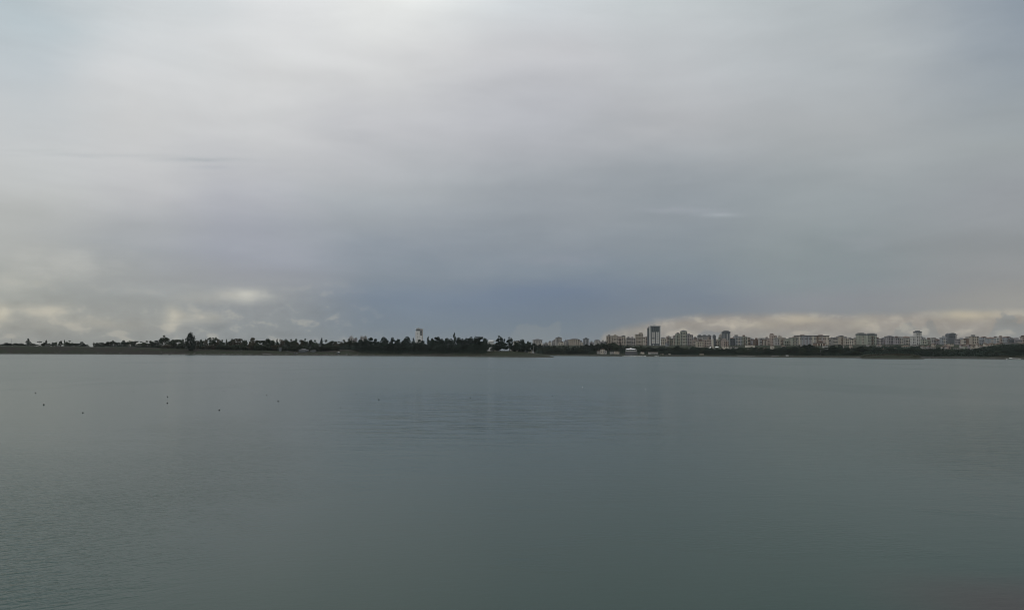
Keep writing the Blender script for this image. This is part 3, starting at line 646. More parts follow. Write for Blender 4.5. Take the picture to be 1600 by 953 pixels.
G1 = 'apartment blocks of the town across the lake'
T = [
 # left bank / centre, far behind the trees
 (545, 551, 525, 'far pale grey block, left of two above the trees', 'grey', 'punch', dict(Y=1700, group='far blocks above the central trees')),
 (551.5, 557, 527.5, 'low wing of pale grey beside the left far block', 'violet', 'punch', dict(Y=1720)),
 (563, 566.5, 525.5, 'narrow pale block left of the one with mast', 'grey', 'punch', dict(Y=1700)),
 (567, 573.5, 524.8, 'far pale block with thin mast, right of two above trees', 'grey', 'punch', dict(Y=1710, top='antenna')),
 # town, left to right
 (806, 812, 531.5, 'small cream block peeping over the headland trees', 'cream', 'punch', dict(Y=1500, roof='hip')),
 (833, 848, 529.3, 'grey block with dark shallow-peaked roof, leftmost of the town', 'grey', 'mix', dict(roof='hip')),
 (843, 849, 536, 'small pale block before the leftmost dark-roofed block', 'cream', 'punch', dict(Y=1650)),
 (849, 856.5, 534.5, 'low grey block right of the leftmost dark-roofed one', 'grey', 'punch', {}),
 (857, 862, 532.8, 'narrow pale block, left of a similar taller pair', 'cream', 'punch', {}),
 (862, 868, 531, 'pale block touching left side of the gabled block', 'grey', 'punch', {}),
 (868, 878, 526.2, 'taller grey block with dark gabled top and attic opening', 'grey', 'mix', dict(roof='gable')),
 (873, 881, 533.5, 'pale low block before the dark-gabled one', 'cream', 'punch', dict(Y=1700)),
 (881, 886, 531.2, 'grey narrow block right of the dark-gabled one', 'grey', 'punch', {}),
 (886, 890.5, 530.5, 'grey slim block touching the paired bay block', 'violet', 'band', {}),
 (890.5, 905.5, 528.3, 'wide grey block with paired pale bays, left of white-striped block', 'beige', 'mix', dict(roof='hip')),
 (906, 911, 533, 'short pale block squeezed left of the white-striped dark one', 'cream', 'punch', {}),
 (911.5, 920.5, 527.8, 'dark block with white vertical stripes', 'dark', 'stripe', dict(yaw=0.0)),
 (921, 928, 533, 'short grey block right of the white-striped one', 'violet', 'punch', {}),
 (928, 938, 530, 'grey block with domed roof left of beige stepped group', 'grey', 'punch', dict(roof='hip')),
 (938, 944.5, 531.5, 'low dim block nearest left of the beige stepped group', 'violet', 'punch', {}),
 (948, 956, 523, 'beige tower with antenna, leftmost of the stepped group', 'beige', 'mix', dict(yaw=.03, top='antenna')),
 (956, 966, 522.6, 'beige tower with dark rooftop box, second of stepped group', 'beige', 'mix', dict(yaw=-.04)),
 (966, 971.2, 526, 'recessed lower link of the beige stepped group', 'pink', 'band', dict(yaw=0.0)),
 (971, 977.5, 524, 'beige tower with small gable, rightmost of stepped group', 'beige', 'punch', dict(roof='gable')),
 (979, 986, 526, 'grey brown block right of the stepped beige group', 'grey', 'band', {}),
 (986, 993, 526.3, 'grey brown twin adjoining the grey brown block, right half', 'violet', 'mix', {}),
 (993, 1005, 520.4, 'beige block with tallest stepped top left of white-framed tower', 'beige', 'mix', dict(roof='step')),
 (1003, 1009, 526.8, 'beige lower block right of the tall stepped-top beige one', 'cream', 'punch', {}),
 (1009, 1014, 526, 'slim brownish block touching the white-framed tower', 'pink', 'band', {}),
 (1031.5, 1041, 526.8, 'arched-roof pinkish block right of white-framed tower', 'cream', 'mix', dict(roof='hip')),
 (1041, 1045.5, 526, 'narrow pink block second right of white-framed tower', 'pink', 'punch', {}),
 (1045.5, 1052, 527, 'pale green grey block, third right of white-framed tower', 'green', 'mix', {}),
 (1052, 1060, 527, 'block with dark centre strip left of the peaked block', 'beige', 'band', {}),
 (1041, 1046, 536, 'small pale house in trees right of white-framed tower', 'blue', 'punch', dict(Y=1380)),
 (1056.5, 1065, 519.6, 'dark-sided left shoulder of the peaked grey block', 'green', 'mix', dict(yaw=.1, Y=1470)),
 (1063, 1074, 515.6, 'tallest grey green block with pyramid roof', 'green', 'mix', dict(roof='hip', Y=1450)),
 (1074, 1083, 521, 'violet grey block right shoulder of the pyramid-roofed one', 'violet', 'mix', dict(Y=1480)),
 (1083, 1090, 528, 'low reddish block between pyramid-roofed and dark-topped blocks', 'pink', 'band', {}),
 (1090, 1097, 524, 'block with dark corner tops, left of four dark-topped blocks', 'grey', 'mix', dict(roof='crown')),
 (1097.5, 1104.5, 524, 'block with dark top, second of four dark-topped blocks', 'grey', 'mix', dict(roof='crown')),
 (1106.5, 1111.5, 524, 'block with dark top, third of four dark-topped blocks', 'pink', 'mix', dict(roof='crown')),
 (1114.5, 1118.5, 524, 'slim dark-topped block right of the white column', 'dark', 'punch', dict(roof='crown')),
 (1089, 1100, 530.5, 'pinkish lower block before the dark-topped row, left one', 'beige', 'mix', dict(Y=1330)),
 (1100, 1112, 528, 'pinkish lower block before the dark-topped row, beside white column', 'pink', 'mix', dict(Y=1340)),
 (1118, 1124, 530, 'low brown grey block left of the white-panelled tower', 'beige', 'punch', {}),
 (1123, 1130, 524.6, 'greenish block attached left of white-panelled tower', 'green', 'mix', {}),
 (1130, 1141, 517.6, 'tower with white panels, dark centre strip and dark cap', 'dark', 'stripe', dict(roof='crown', yaw=0.0, Y=1470)),
 (1129, 1140, 529, 'pinkish lower block in front of the white-panelled tower', 'pink', 'mix', dict(Y=1360)),
 (1141, 1148.5, 527.4, 'dark grey green block right of white-panelled tower', 'dark', 'punch', dict(roof='hip')),
 (1148.5, 1159, 523.4, 'bluish grey block with slanted left roof end', 'blue', 'mix', dict(roof='flat', yaw=.05)),
 (1159, 1167.5, 523.6, 'greenish beige block right of the bluish slanted one', 'green', 'mix', {}),
 (1168, 1172.5, 527, 'slim block with dark balconies right of greenish beige one', 'beige', 'band', {}),
 (1173, 1179, 530, 'low grey block left of the dark brownish broad one', 'violet', 'punch', {}),
 (1179, 1186.5, 528.2, 'dark grey block with pale roof line', 'brown', 'punch', {}),
 (1186.5, 1191, 528.5, 'grey block between dark grey and white-striped ones', 'grey', 'punch', {}),
 (1191, 1198.5, 528.2, 'brown block with white vertical stripes', 'brown', 'stripe', {}),
 (1198.5, 1204, 528.4, 'pinkish beige block left of the stepped pinkish one', 'pink', 'mix', dict(roof='gable')),
 (1205, 1214.5, 522, 'pinkish stepped block with peaked rooftop', 'pink', 'mix', dict(roof='step')),
 (1210.5, 1218, 527.2, 'pale block in front of the stepped pinkish one', 'grey', 'punch', dict(Y=1370)),
 (1218.5, 1225.5, 525.2, 'block with dark central strip right of stepped pinkish one', 'beige', 'band', {}),
 (1226, 1232, 530, 'low greenish block with dark slab roof', 'green', 'punch', {}),
 (1231, 1238, 527, 'green grey block, left of two before the long slab', 'green', 'mix', {}),
 (1238, 1245.5, 526, 'green grey block touching the left end of long slab', 'green', 'mix', dict(roof='gable')),
 (1295, 1299.5, 528, 'grey block at the right end of long slab', 'grey', 'punch', {}),
 (1275.5, 1291, 533, 'low cream block with brown vertical strips among the trees', 'brown', 'stripe', dict(Y=1180, yaw=.0)),
 (1300.5, 1309.5, 526.5, 'grey block with dark balconies left of pointed-roof block', 'grey', 'band', dict(roof='hip')),
 (1309.5, 1320.5, 524, 'beige block with pointed roof between grey ones', 'beige', 'mix', dict(roof='gable')),
 (1320.5, 1327, 526, 'beige block with flat roof right of pointed-roof one', 'beige', 'mix', {}),
 (1326.5, 1334, 529, 'low beige block with gable right of the flat beige one', 'cream', 'punch', dict(roof='gable')),
 (1334, 1341, 527, 'plain beige block left of the greenish tower', 'beige', 'punch', {}),
 (1341.5, 1353.5, 521, 'greenish tower with dark green middle strip and cap', 'green', 'mix', dict(roof='crown', yaw=.06)),
 (1356, 1370, 521.4, 'grey green tower with dark overhanging top', 'green', 'mix', dict(roof='crown', yaw=-.05)),
 (1370, 1377.5, 527, 'violet grey block, first right of the greenish towers', 'violet', 'mix', {}),
 (1377.5, 1386.5, 527.2, 'violet grey block, second right of the greenish towers', 'violet', 'mix', dict(roof='hip')),
 (1387, 1398.5, 524, 'violet brown block with raised dark roof', 'violet', 'punch', dict(roof='hip')),
 (1399, 1405.5, 525.3, 'grey block with flat dark roof, left of the arched-top one', 'violet', 'punch', {}),
 (1405.5, 1411, 526.6, 'narrow grey block touching the arched-top block', 'grey', 'mix', {}),
 (1411, 1425, 525, 'wide beige grey block with gently arched top', 'grey', 'mix', dict(roof='hip')),
 (1425.5, 1431, 526, 'pale narrow block left of the slender pale tower', 'white', 'punch', {}),
 (1431, 1440, 517.4, 'slender pale tower with dark left edge and cap', 'white', 'punch', dict(roof='crown', yaw=.02, Y=1520)),
 (1441, 1448, 527.6, 'olive grey block, first right of slender pale tower', 'green', 'mix', {}),
 (1448, 1455, 528, 'olive grey block, second right of slender pale tower', 'green', 'mix', {}),
 (1455.5, 1461.5, 528.2, 'plain pale grey block third right of slender pale tower', 'grey', 'punch', {}),
 (1462, 1471, 530, 'low dim violet block left of the pale-balcony block', 'violet', 'punch', dict(roof='gable')),
 (1471, 1479.5, 525, 'grey block with pale balconies left of round-topped tower', 'blue', 'mix', {}),
 (1495.5, 1500.5, 530.2, 'low block right of the round-topped tower', 'violet', 'punch', {}),
 (1500.5, 1505.5, 529.6, 'pinkish low block, second right of round-topped tower', 'pink', 'punch', dict(roof='gable')),
 (1506, 1509.5, 530.5, 'very narrow pale block left of brown-piered block', 'cream', 'punch', {}),
 (1509.5, 1518, 526.5, 'reddish block with brown vertical piers', 'brown', 'stripe', {}),
 (1518, 1528.8, 523.2, 'tall beige block with centre rooftop box, far right', 'beige', 'mix', {}),
 (1529.5, 1536, 528.4, 'dim grey block right of the tall beige far-right one', 'blue', 'punch', {}),
 (1534.5, 1542, 525.6, 'grey blue block with dark gable, far right', 'blue', 'mix', dict(roof='gable')),
 (1543.5, 1556, 526.4, 'blue grey block with wide dark hip roof, far right', 'blue', 'mix', dict(roof='hip')),
 (1557, 1562, 527, 'pale narrow block left of the pink far-right one', 'white', 'punch', {}),
 (1562, 1569.5, 524.6, 'pink block with reddish bands, far right', 'pink', 'band', {}),
 (1571, 1580, 525.4, 'block with dark sloping roof right of the pink one', 'blue', 'mix', dict(roof='gable')),
 (1580, 1585, 530.2, 'low dark house between dark-roofed and violet far-right blocks', 'dark', 'punch', {}),
 (1585.5, 1597, 528, 'violet grey block with pale windows near right edge', 'violet', 'mix', {}),
 (1597, 1606, 524, 'pinkish violet tower cut by the right edge', 'pink', 'mix', {}),
]
FAR = [(902, 909, 530.5, 'dim far block behind, left of the white-striped dark block'), (944, 949.5, 532.5, 'dim far low block showing left of the beige stepped group'), (976.5, 981, 528.5, 'dim far block in the gap right of the beige stepped group'),
 (1043, 1049, 524.8, 'dim far block behind the narrow pink one'), (1052, 1058, 524.6, 'dim far block behind the dark-strip block, left of the peaked one'), (1084, 1091, 526.2, 'dim far block behind the low reddish one'), (1104, 1108, 526, 'dim far block between second and third dark-topped blocks'),
 (1124.5, 1128.5, 521.8, 'dim far narrow block behind left of the white-panelled tower'), (1146, 1150, 525.8, 'dim far block left of the bluish slanted one'), (1170, 1178, 527.6, 'dim far block right of the greenish beige one'), (1195, 1201, 526.6, 'dim far block behind the brown striped one'),
 (1217, 1221, 523.8, 'dim far block right behind the stepped pinkish one'), (1225, 1231, 528, 'dim far block behind the low greenish slab-roofed one'), (1298, 1303, 526.8, 'dim far block right of the long slab'), (1325, 1333, 527, 'dim far block behind the low gabled beige one'),
 (1352, 1357.5, 525.5, 'dim far block in the gap between the two greenish towers'), (1383, 1389, 525.4, 'dim far block left of the raised-roof violet block'), (1440, 1446, 525.6, 'dim far block touching right of the slender pale tower'), (1459, 1466, 527.6, 'dim far block behind the low dim violet one'),
 (1479, 1484.5, 526.5, 'dim far block left of the round-topped tower'), (1499, 1508, 528, 'dim far block behind the low pinkish one'), (1528, 1533, 525.6, 'dim far block right of the tall beige far-right one'), (1553, 1559, 525.4, 'dim far block left of the pale narrow far-right one'), (1580, 1588, 527.6, 'dim far block behind the low dark far-right house')]
for x0, x1, yt, lab in FAR:
    building(x0, x1, yt, lab, brn.choice(['grey', 'violet', 'blue', 'beige']), 'punch', Y=2050, group='dim far blocks behind the town front', yaw=0.0)
for x0, x1, yt, lab, wl, st, kw in T:
    kw = dict(kw); kw.setdefault('group', G1); building(x0, x1, yt, lab, wl, st, **kw)

# long slab block of joined sections
def slab():
    Y = 1440; px = 1270.5; z0 = gz(px, Y); c = at(px, 524, Y); h = c.z - z0; w = 51 / F * Y; hw = w / 2
    t = thing('apartment_block', 'very long slab block of many joined sections with dark roof line', 'apartment block', (c.x, Y, z0), .03, G1)
    n = 7
    for i in range(n):
        x0 = -hw + i * w / n; x1 = x0 + w / n - .0
        MB().box(x0 + .02, x1 - .02, 0 if i % 2 else .8, 14, -2, h - 1).build('wall_section', WALL[['grey', 'blue', 'violet', 'grey', 'beige', 'pink', 'beige'][i]], t)
        MB().box(x0 + w / n * .32, x0 + w / n * .62, -.7, -.004 if i % 2 else .79, -2, h - 1.6).build('stair_bay', WALL[['cream', 'violet', 'blue', 'cream', 'brown', 'grey', 'cream'][i]], t)
        for f in range(4, int((h - 3) / 3)):
            for q in (.14, .80): link('window', UNIT['win'], t, (x0 + w / n * q, 0 if i % 2 else .8, f * 3 + 1), 0, (2.2, .08, 1.5))
        if i in (1, 5): MB().box(x0 + 1, x1 - 2, 3, 10, h - 1, h + 2.2).build('penthouse', WALL['pink'], t)
    MB().box(-hw - .8, hw + .8, -1.2, 14.8, h - 1, h).build('roof', WALL['dark'], t)
slab()

# the tall white-framed tower
def frame_tower():
    Y = 1430; px = 1023.5; z0 = gz(px, Y); k = Y / F; c = at(px, 509, Y); h = c.z - z0; hw = 8 * k
    t = thing('office_tower', 'tallest tower, dark glass with white frame and white panel rows', 'tower', (c.x, Y, z0), .0)
    zf = lambda y: at(px, y, Y).z - z0
    MB().box(-hw + .5, hw - .5, .5, 18, -2, h - .6).build('wall', WALL['dark'], t)
    for s in (-1, 1): MB().box(s * hw - .95, s * hw + .95, -.5, 1.8, -2, h + .6).build('side_frame', M_WHITE, t)
    MB().box(-hw + .96, hw - .96, -.4, 1.6, h - .55, h + .6).build('top_frame', M_WHITE, t)
    MB().box(-hw + 1, hw - 1, -.9, 19, h - 2.6, h - 1.3).build('cornice', WALL['dark'], t)
    MB().box(-hw - 3.2, -hw - .96, 3, 12, -2, zf(512.3)).build('side_slab', WALL['dark'], t)
    rf = MB().frustum(-4, 4, 3, 13, h - .59, h + 2.4, .25).build('roof', M_CONC, t)
    MB().cyl(0, 8, h + 2.4, h + 4.2, .9, .5, 8).build('roof_light', M_WHITE, rf)
    g = MB().box(-hw + 1.6, hw - 1.6, .15, .496, zf(518.5), h - 3).build('glass_front', M_GLASS, t)
    for i in range(5):
        x = -hw + 2.4 + i * (2 * hw - 4.8) / 4; MB().box(x - .3, x + .3, -.25, .148, zf(518.5), h - 3.2).build('fin', WALL['blue'], t)
    y = 518.6
    for i in range(12):
        z = zf(519.2) - i * 1.86
        for xa, xb in ((-4.9, -.4), (1.9, 5.6)):
            if i == 6 and xa < 0: continue
            m = M_WHITE if i % 3 != 1 else WALL['cream']
            MB().box(xa * k, xb * k, -.45, .15, z - 1.25, z).build('balcony', m, t)
    for xa in (-4.9, -.4, 1.9, 5.6): MB().box(xa * k - .35, xa * k + .35, -.46, .12, zf(537), zf(518.4)).build('pier', M_WHITE, t)
    MB().box(-3.4 * k, -2.2 * k, -.3, .49, 0, zf(538.5)).build('portal', M_WHITE, t)
    MB().box(2.6 * k, 3.4 * k, -.3, .49, 0, zf(539)).build('portal', M_WHITE, t)
frame_tower()

# round-topped grey tower
def round_tower():
    Y = 1500; px = 1489; z0 = gz(px, Y); k = Y / F; c = at(px, 520, Y); h = c.z - z0; hw = 6 * k
    t = thing('office_tower', 'dark grey tower with rounded top and pale right edge, far right', 'tower', (c.x, Y, z0), -.05)
    pts = [(-hw + .3, -2), (hw - .3, -2), (hw - .3, h - 3.2), (hw * .55, h - .8), (0, h), (-hw * .55, h - .8), (-hw + .3, h - 2.4)]
    MB().prism(pts, 0, 15).build('wall', WALL['dark'], t)
    MB().box(hw - 3.2, hw - .4, -.5, -.004, -2, h - 3.6).build('edge_panel', WALL['grey'], t)
    MB().box(hw - .5, hw + 1.0, -.6, 15.4, h - 4.2, h - 3).build('cornice', WALL['dark'], t)
    for f in range(6, int((h - 4) / 3)):
        for i in range(4): link('window', UNIT['win'], t, (-hw + 1.8 + i * 2.7, 0, f * 3 + 1), 0, (1.9, .08, 1.6))
    MB().cyl(-hw + 1, 6, h - 2.4, h + .6, .25, .12, 6).build('mast', M_METAL, t)
round_tower()

# lone white block above the central wood
def lone_block():
    Y = 1500; px = 654.5; k = Y / F; c = at(px, 514, Y); z0 = gz(px, Y); h = c.z - z0; hw = 5.3 * k
    t = thing('apartment_block', 'lone white block with dark top floors rising above the central wood', 'apartment block', (c.x, Y, z0), .0)
    zf = lambda y: at(px, y, Y).z - z0
    MB().box(-hw, hw * .35, 0, 14, -2, zf(517)).build('wall', M_WHITE, t)
    MB().box(hw * .36, hw, .6, 14, -2, zf(514.6)).build('wall', WALL['grey'], t)
    MB().box(-hw * .86, hw * .34, .8, 13, zf(517) + .01, zf(514)).build('top_floor', WALL['dark'], t)
    MB().box(-hw, hw * 1.02, -.3, 14.4, zf(514), zf(513.4)).build('roof', M_WHITE, t)
    MB().box(-hw * .5, hw * .05, 4, 9, zf(513.38), zf(512.2)).build('penthouse', M_CONC, t)
    for i in range(4):
        z = zf(523.4) + i * (zf(515) - zf(523.4)) / 4
        MB().box(hw * .42, hw * .97, -.6, .59, z, z + 1.7).build('balcony', WALL['dark'], t)
    for f in range(4, int(zf(518) / 3)):
        for q in (-.45, .08): link('window', UNIT['win'], t, (hw * q, 0, f * 3 + 1), 0, (.8, .08, 1.0))
    for f in range(5): link('window', UNIT['win'], t, (hw * .7, .6, zf(532) + f * 2.6), 0, (1.6, .08, 1.2))
    MB().box(hw * .36, hw, .42, .59, zf(532) - 1, zf(524)).build('panel', M_WHITE, t)
lone_block()

# white column with tent-shaped roofs (x 1113)
def column():
    Y = 1220; px = 1113.6; c = at(px, 530, Y); zb = at(px, 543.5, Y).z - 1.5; h = c.z - zb; k = Y / F
    t = thing('slim_tower', 'slim white column beside low white tent-shaped roofs', 'tower', (c.x, Y, zb))
    MB().box(-1.15 * k, 1.15 * k, 0, 2.2, -3, h).build('wall', WALL['cream'], t)
    MB().box(-1.3 * k, 1.3 * k, -.2, 2.4, h, h + .6).build('cap', M_WHITE, t)
    for px2, w, y in ((1110.5, 5, 541.6), (1120, 6.5, 541)):
        c2 = at(px2, y, Y - 12); t2 = thing('tent_roof_pavilion', {5: 'small white tent-roofed pavilion left of the slim white column', 6.5: 'larger white tent-roofed pavilion right of the slim white column'}[w], 'pavilion', (c2.x, Y - 12, zb))
        hh = c2.z - zb; q = w / 2 * k
        MB().frustum(-q, q, -q, q, hh - 2.1, hh, .08).build('roof', M_WHITE, t2)
        for sx in (-.8, .8):
            for sy in (-.8, .8): MB().cyl(sx * q, sy * q, -3, hh - 2.1, .12, .12, 6).build('post', M_METAL, t2)
column()

# low houses and shore buildings
def house(x0, x1, yt, yb, Y, label, wall='white', roof='hip', name='house', cat='house', roofm=None, yaw=None, win=True):
    px = (x0 + x1) / 2; k = Y / F; c = at(px, yt, Y); zb = at(px, yb, Y).z; h = max(c.z - zb, 1.6); w = (x1 - x0) * k; hw = w / 2; d = max(4, min(9, w * .7))
    g0 = gz(px, Y) - zb
    t = thing(name, label, cat, (c.x, Y, zb), brn.uniform(-.2, .2) if yaw is None else yaw)
    rh = {'hip': .38, 'gable': .35, 'flat': .1}[roof] * min(h, 5); wl = WALL[wall]
    MB().box(-hw * .94, hw * .94, 0, d, min(-.5, g0 - .5), h - rh).build('wall', wl, t)
    rm = roofm or (M_ROOF if wall != 'white' else M_CONC)
    if roof == 'hip': MB().frustum(-hw - .2, hw + .2, -.5, d + .5, h - rh, h, .15).build('roof', rm, t)
    elif roof == 'gable': MB().prism([(-hw - .2, h - rh), (hw + .2, h - rh), (0, h)], -.5, d + .5).build('roof', rm, t)
    else: MB().box(-hw, hw, -.4, d + .4, h - rh, h).build('roof', rm, t)
    if win and h > 2:
        n = max(1, int(w / 3)); fl = max(1, int((h - rh) / 2.8))
        for f in range(fl):
            for i in range(n):
                link('window', UNIT['win'], t, (-hw * .94 + (i + .5) * w * .94 / n, 0, f * 2.8 + .8), 0, (1.2, .08, min(1.2, h - rh - .9)))
    return t
# villa in the trees by the headland
def villa():
    Y = 790; px = 769; k = Y / F; c = at(px, 530.5, Y); z0 = gz(px, Y); h = c.z - z0; hw = 8.6 * k
    t = thing('villa', 'white villa half hidden among the dark trees near the headland', 'house', (c.x, Y, z0), .05)
    zf = lambda y: at(px, y, Y).z - z0
    MB().box(-hw, hw * .25, 0, 8, -2, zf(535)).build('wall', M_WHITE, t)
    MB().box(hw * .25 + .01, hw, .8, 8, -2, zf(537)).build('wall', WALL['cream'], t)
    MB().frustum(-hw * .75, hw * .35, -.6, 8.6, zf(533.8), zf(531.2), .75).build('roof', M_WHITE, t)
    MB().box(-hw * .7, hw * .3, .5, 7.5, zf(535) + .01, zf(533.8) - .01).build('upper_floor', M_WHITE, t)
    MB().box(hw * .1, hw * 1.15, -.4, 8.4, zf(533.4) , zf(532.4)).build('terrace_roof', M_WHITE, t)
    for i in range(4): link('window', UNIT['win'], t, (-hw * .8 + i * 3.0, 0, zf(540)), 0, (1.3, .08, 1.5))
villa()
for i, (x0, x1, yt, yb) in enumerate([(772.5, 777.5, 543, 547.8), (797, 808, 545.6, 548), (810, 821, 546.2, 548.6), (825, 832, 546, 548.6), (802, 806, 533, 541)]):
    house(x0, x1, yt, yb, 770, ['small pale annex under the trees right of the white villa', 'low pale wall-like building left half under headland trees', 'low pale building right half under headland trees', 'pale low building beside the pole on the headland', 'pale tall house behind the trees left of headland'][i], 'cream', 'flat', yaw=0.0)

shore_h = [
 (932.5, 939, 547, 551, 'small white house, leftmost of the white shore group', 'white', 'gable'), (938, 945, 544.2, 551.5, 'taller white house with peaked roof in white shore group', 'white', 'gable'), (944.5, 948.5, 547.5, 551.5, 'low white annex right of the taller white shore house', 'white', 'flat'),
 (949, 956, 540.8, 543.6, 'bright white roofed house high among trees above shore group', 'white', 'hip'), (953, 960, 549, 551.5, 'low greyish hut right of the white shore group', 'grey', 'flat'), (960.5, 968, 548.6, 551.2, 'pale long hut between white group and pavilion', 'cream', 'flat'),
 (966.5, 971.5, 543.5, 549, 'narrow grey house in trees left of the pavilion', 'grey', 'gable'), (1015, 1029, 549.8, 553.8, 'long low white pavilion on the shore below the tallest tower', 'white', 'flat'), (1002, 1007, 549.4, 551.6, 'tiny white hut between the two shore pavilions', 'white', 'gable'),
 (1033, 1037, 552.6, 554.2, 'tiny pale hut just right of the long low pavilion', 'cream', 'flat'), (1045, 1048, 552.8, 554, 'tiny white kiosk second right of the long low pavilion', 'white', 'flat'), (1094, 1100, 552.6, 554, 'low pale shed on the shore below dark-topped blocks', 'cream', 'flat'),
 (1130, 1140, 540.8, 543, 'flat pale house at tree top below white-panelled tower', 'cream', 'flat'), (1126, 1131, 544.6, 546.6, 'small pinkish hut in the belt below white-panelled tower', 'pink', 'gable'),
 (1143, 1155, 541.6, 543.6, 'long flat grey house among tree tops, left of big villa', 'grey', 'flat'), (1167, 1180, 538.8, 544.8, 'big pale villa with white roof line above the belt', 'cream', 'flat'),
 (1183, 1190, 543.4, 546, 'grey low house upper left of the paired white boxes', 'grey', 'hip'), (1183, 1187, 547.6, 550, 'small white box hut, left of a pair in the belt', 'white', 'flat'), (1189.5, 1193.5, 547.6, 550, 'small white box hut, right of a pair in the belt', 'white', 'flat'), (1193.5, 1199.5, 543.4, 547.8, 'pale grey house upper right of the paired white boxes', 'grey', 'hip'),
 (1205, 1210, 538.6, 545, 'pale house at foot of the stepped pinkish block', 'cream', 'gable'), (1222, 1228, 540, 543.6, 'pale grey house left of the long slab in tree tops', 'grey', 'hip'), (1252, 1255, 540, 542.4, 'tiny white hut below the long slab block', 'white', 'flat'),
 (1271, 1278, 541.8, 543.8, 'low white terrace left of the low cream block', 'cream', 'flat'), (1287, 1294, 540.6, 544.4, 'low white wing right of the low cream block', 'white', 'flat'),
 (1313, 1319, 539.6, 543, 'pale grey low house below the pointed-roof block', 'grey', 'flat'), (1328.5, 1333, 543, 545.8, 'small white house in trees below the low beige block', 'white', 'gable'), (1328, 1332, 539, 541, 'tiny cream house above a small white one, mid right', 'cream', 'hip'),
 (1349.5, 1353, 543, 545, 'bright white small house below the greenish tower', 'white', 'gable'), (1354.5, 1360.5, 538.6, 540.6, 'white flat roof below the gap of two greenish towers', 'white', 'flat'), (1371, 1378, 538.4, 541, 'grey house with pale roof below violet blocks', 'grey', 'hip'),
 (1381, 1384, 544, 547, 'small pale hut in belt below violet blocks', 'cream', 'gable'), (1386, 1394, 539.6, 542, 'violet grey low house below raised dark-roof block', 'violet', 'hip'), (1399, 1402, 543.6, 545.8, 'tiny white house left of the belt of low villas', 'white', 'gable'),
 (1411, 1422, 539.4, 543.6, 'low green grey hall below the arched-top block', 'green', 'hip'), (1425, 1436, 537.8, 540, 'long white roof at foot of slender pale tower', 'white', 'flat'), (1440, 1447, 540.2, 544, 'grey villa right of the long white roof', 'grey', 'hip'), (1449, 1455, 540, 544.4, 'dim violet villa in low villas right of slender tower', 'violet', 'gable'),
 (1456.5, 1465, 543, 545.4, 'low pale strip house among villas left of white cluster', 'grey', 'flat'), (1458, 1462, 536.6, 541, 'cream small house between dark trees, right part', 'cream', 'gable'), (1472, 1477, 540.6, 545.5, 'white house, left of white cluster below round-topped tower', 'white', 'gable'), (1476, 1482, 538.2, 543.4, 'white violet house, middle of cluster below round-topped tower', 'white', 'hip'),
 (1481.5, 1486, 540.2, 545, 'pinkish house, right of cluster below round-topped tower', 'pink', 'gable'), (1483, 1491, 537, 539.6, 'flat cream roof at foot of the round-topped tower', 'cream', 'flat'), (1492, 1500, 543.4, 545.4, 'long low pale house right below the round-topped tower', 'grey', 'flat'),
 (1501, 1505, 538, 542, 'grey villa, first of the hillside villas far right', 'grey', 'gable'), (1507, 1512, 539, 543.4, 'dim green villa, second of the hillside villas', 'green', 'hip'), (1513, 1517, 537.4, 542, 'violet villa, third of the hillside villas', 'violet', 'gable'),
 (1519, 1524, 538.6, 543.6, 'pale villa below the tall beige far-right block', 'cream', 'gable'), (1526.5, 1531, 537, 542.4, 'white gabled villa below and right of tall beige block', 'white', 'gable'), (1533, 1537, 539.4, 543.4, 'grey villa below the grey blue gabled block', 'grey', 'hip'),
 (1538.5, 1543, 535.6, 540.5, 'white villa, upper left of the white villa cluster', 'white', 'gable'), (1542, 1548, 537.8, 543, 'white villa, middle of the far-right white villa cluster', 'white', 'hip'), (1547, 1552, 535.8, 541, 'white villa, right of the far-right white villa cluster', 'white', 'gable'),
 (1556.5, 1561, 537, 539.8, 'small gabled pale house left of pink-block foot', 'cream', 'gable'), (1561.5, 1571, 535.8, 539, 'low pink base house at foot of the pink block', 'pink', 'flat'), (1573, 1590, 535.4, 539.6, 'long bluish hall on the green hill near right edge', 'blue', 'flat'),
 (1596, 1604, 535.4, 540, 'pale house with dark roof cut by the right edge', 'cream', 'gable'), (1518.5, 1522, 545, 546.4, 'low pale roof in the belt below hillside villas', 'grey', 'flat'), (1537, 1543, 544, 545.6, 'pale low roof in the belt below white villa cluster', 'grey', 'flat')]
for x0, x1, yt, yb, lab, wl, rf in shore_h:
    px = (x0 + x1) / 2; s = interp(px, S_FAR)
    wl = {'white': 'cream' if brn.random() < .5 else 'grey', 'cream': 'beige'}.get(wl, wl) if yb > 545 or px > 1300 else wl
    front = yb > 545 and not (1183 < px < 1200 or 1126 < px < 1131)
    Y = s + (38 if yb > 550 else 125 if yb > 546 else interp(yb, [(540, 240), (545.8, 140)]))
    if 1470 < px or 1183 < px < 1200: Y = s + interp(yb, [(538, 260), (546, 125), (550, 90)])
    if 1200 < px < 1300 or px < 960 and yb < 546: Y = s + 112
    house(x0, x1, yt, yb, Y, lab, wl, rf)

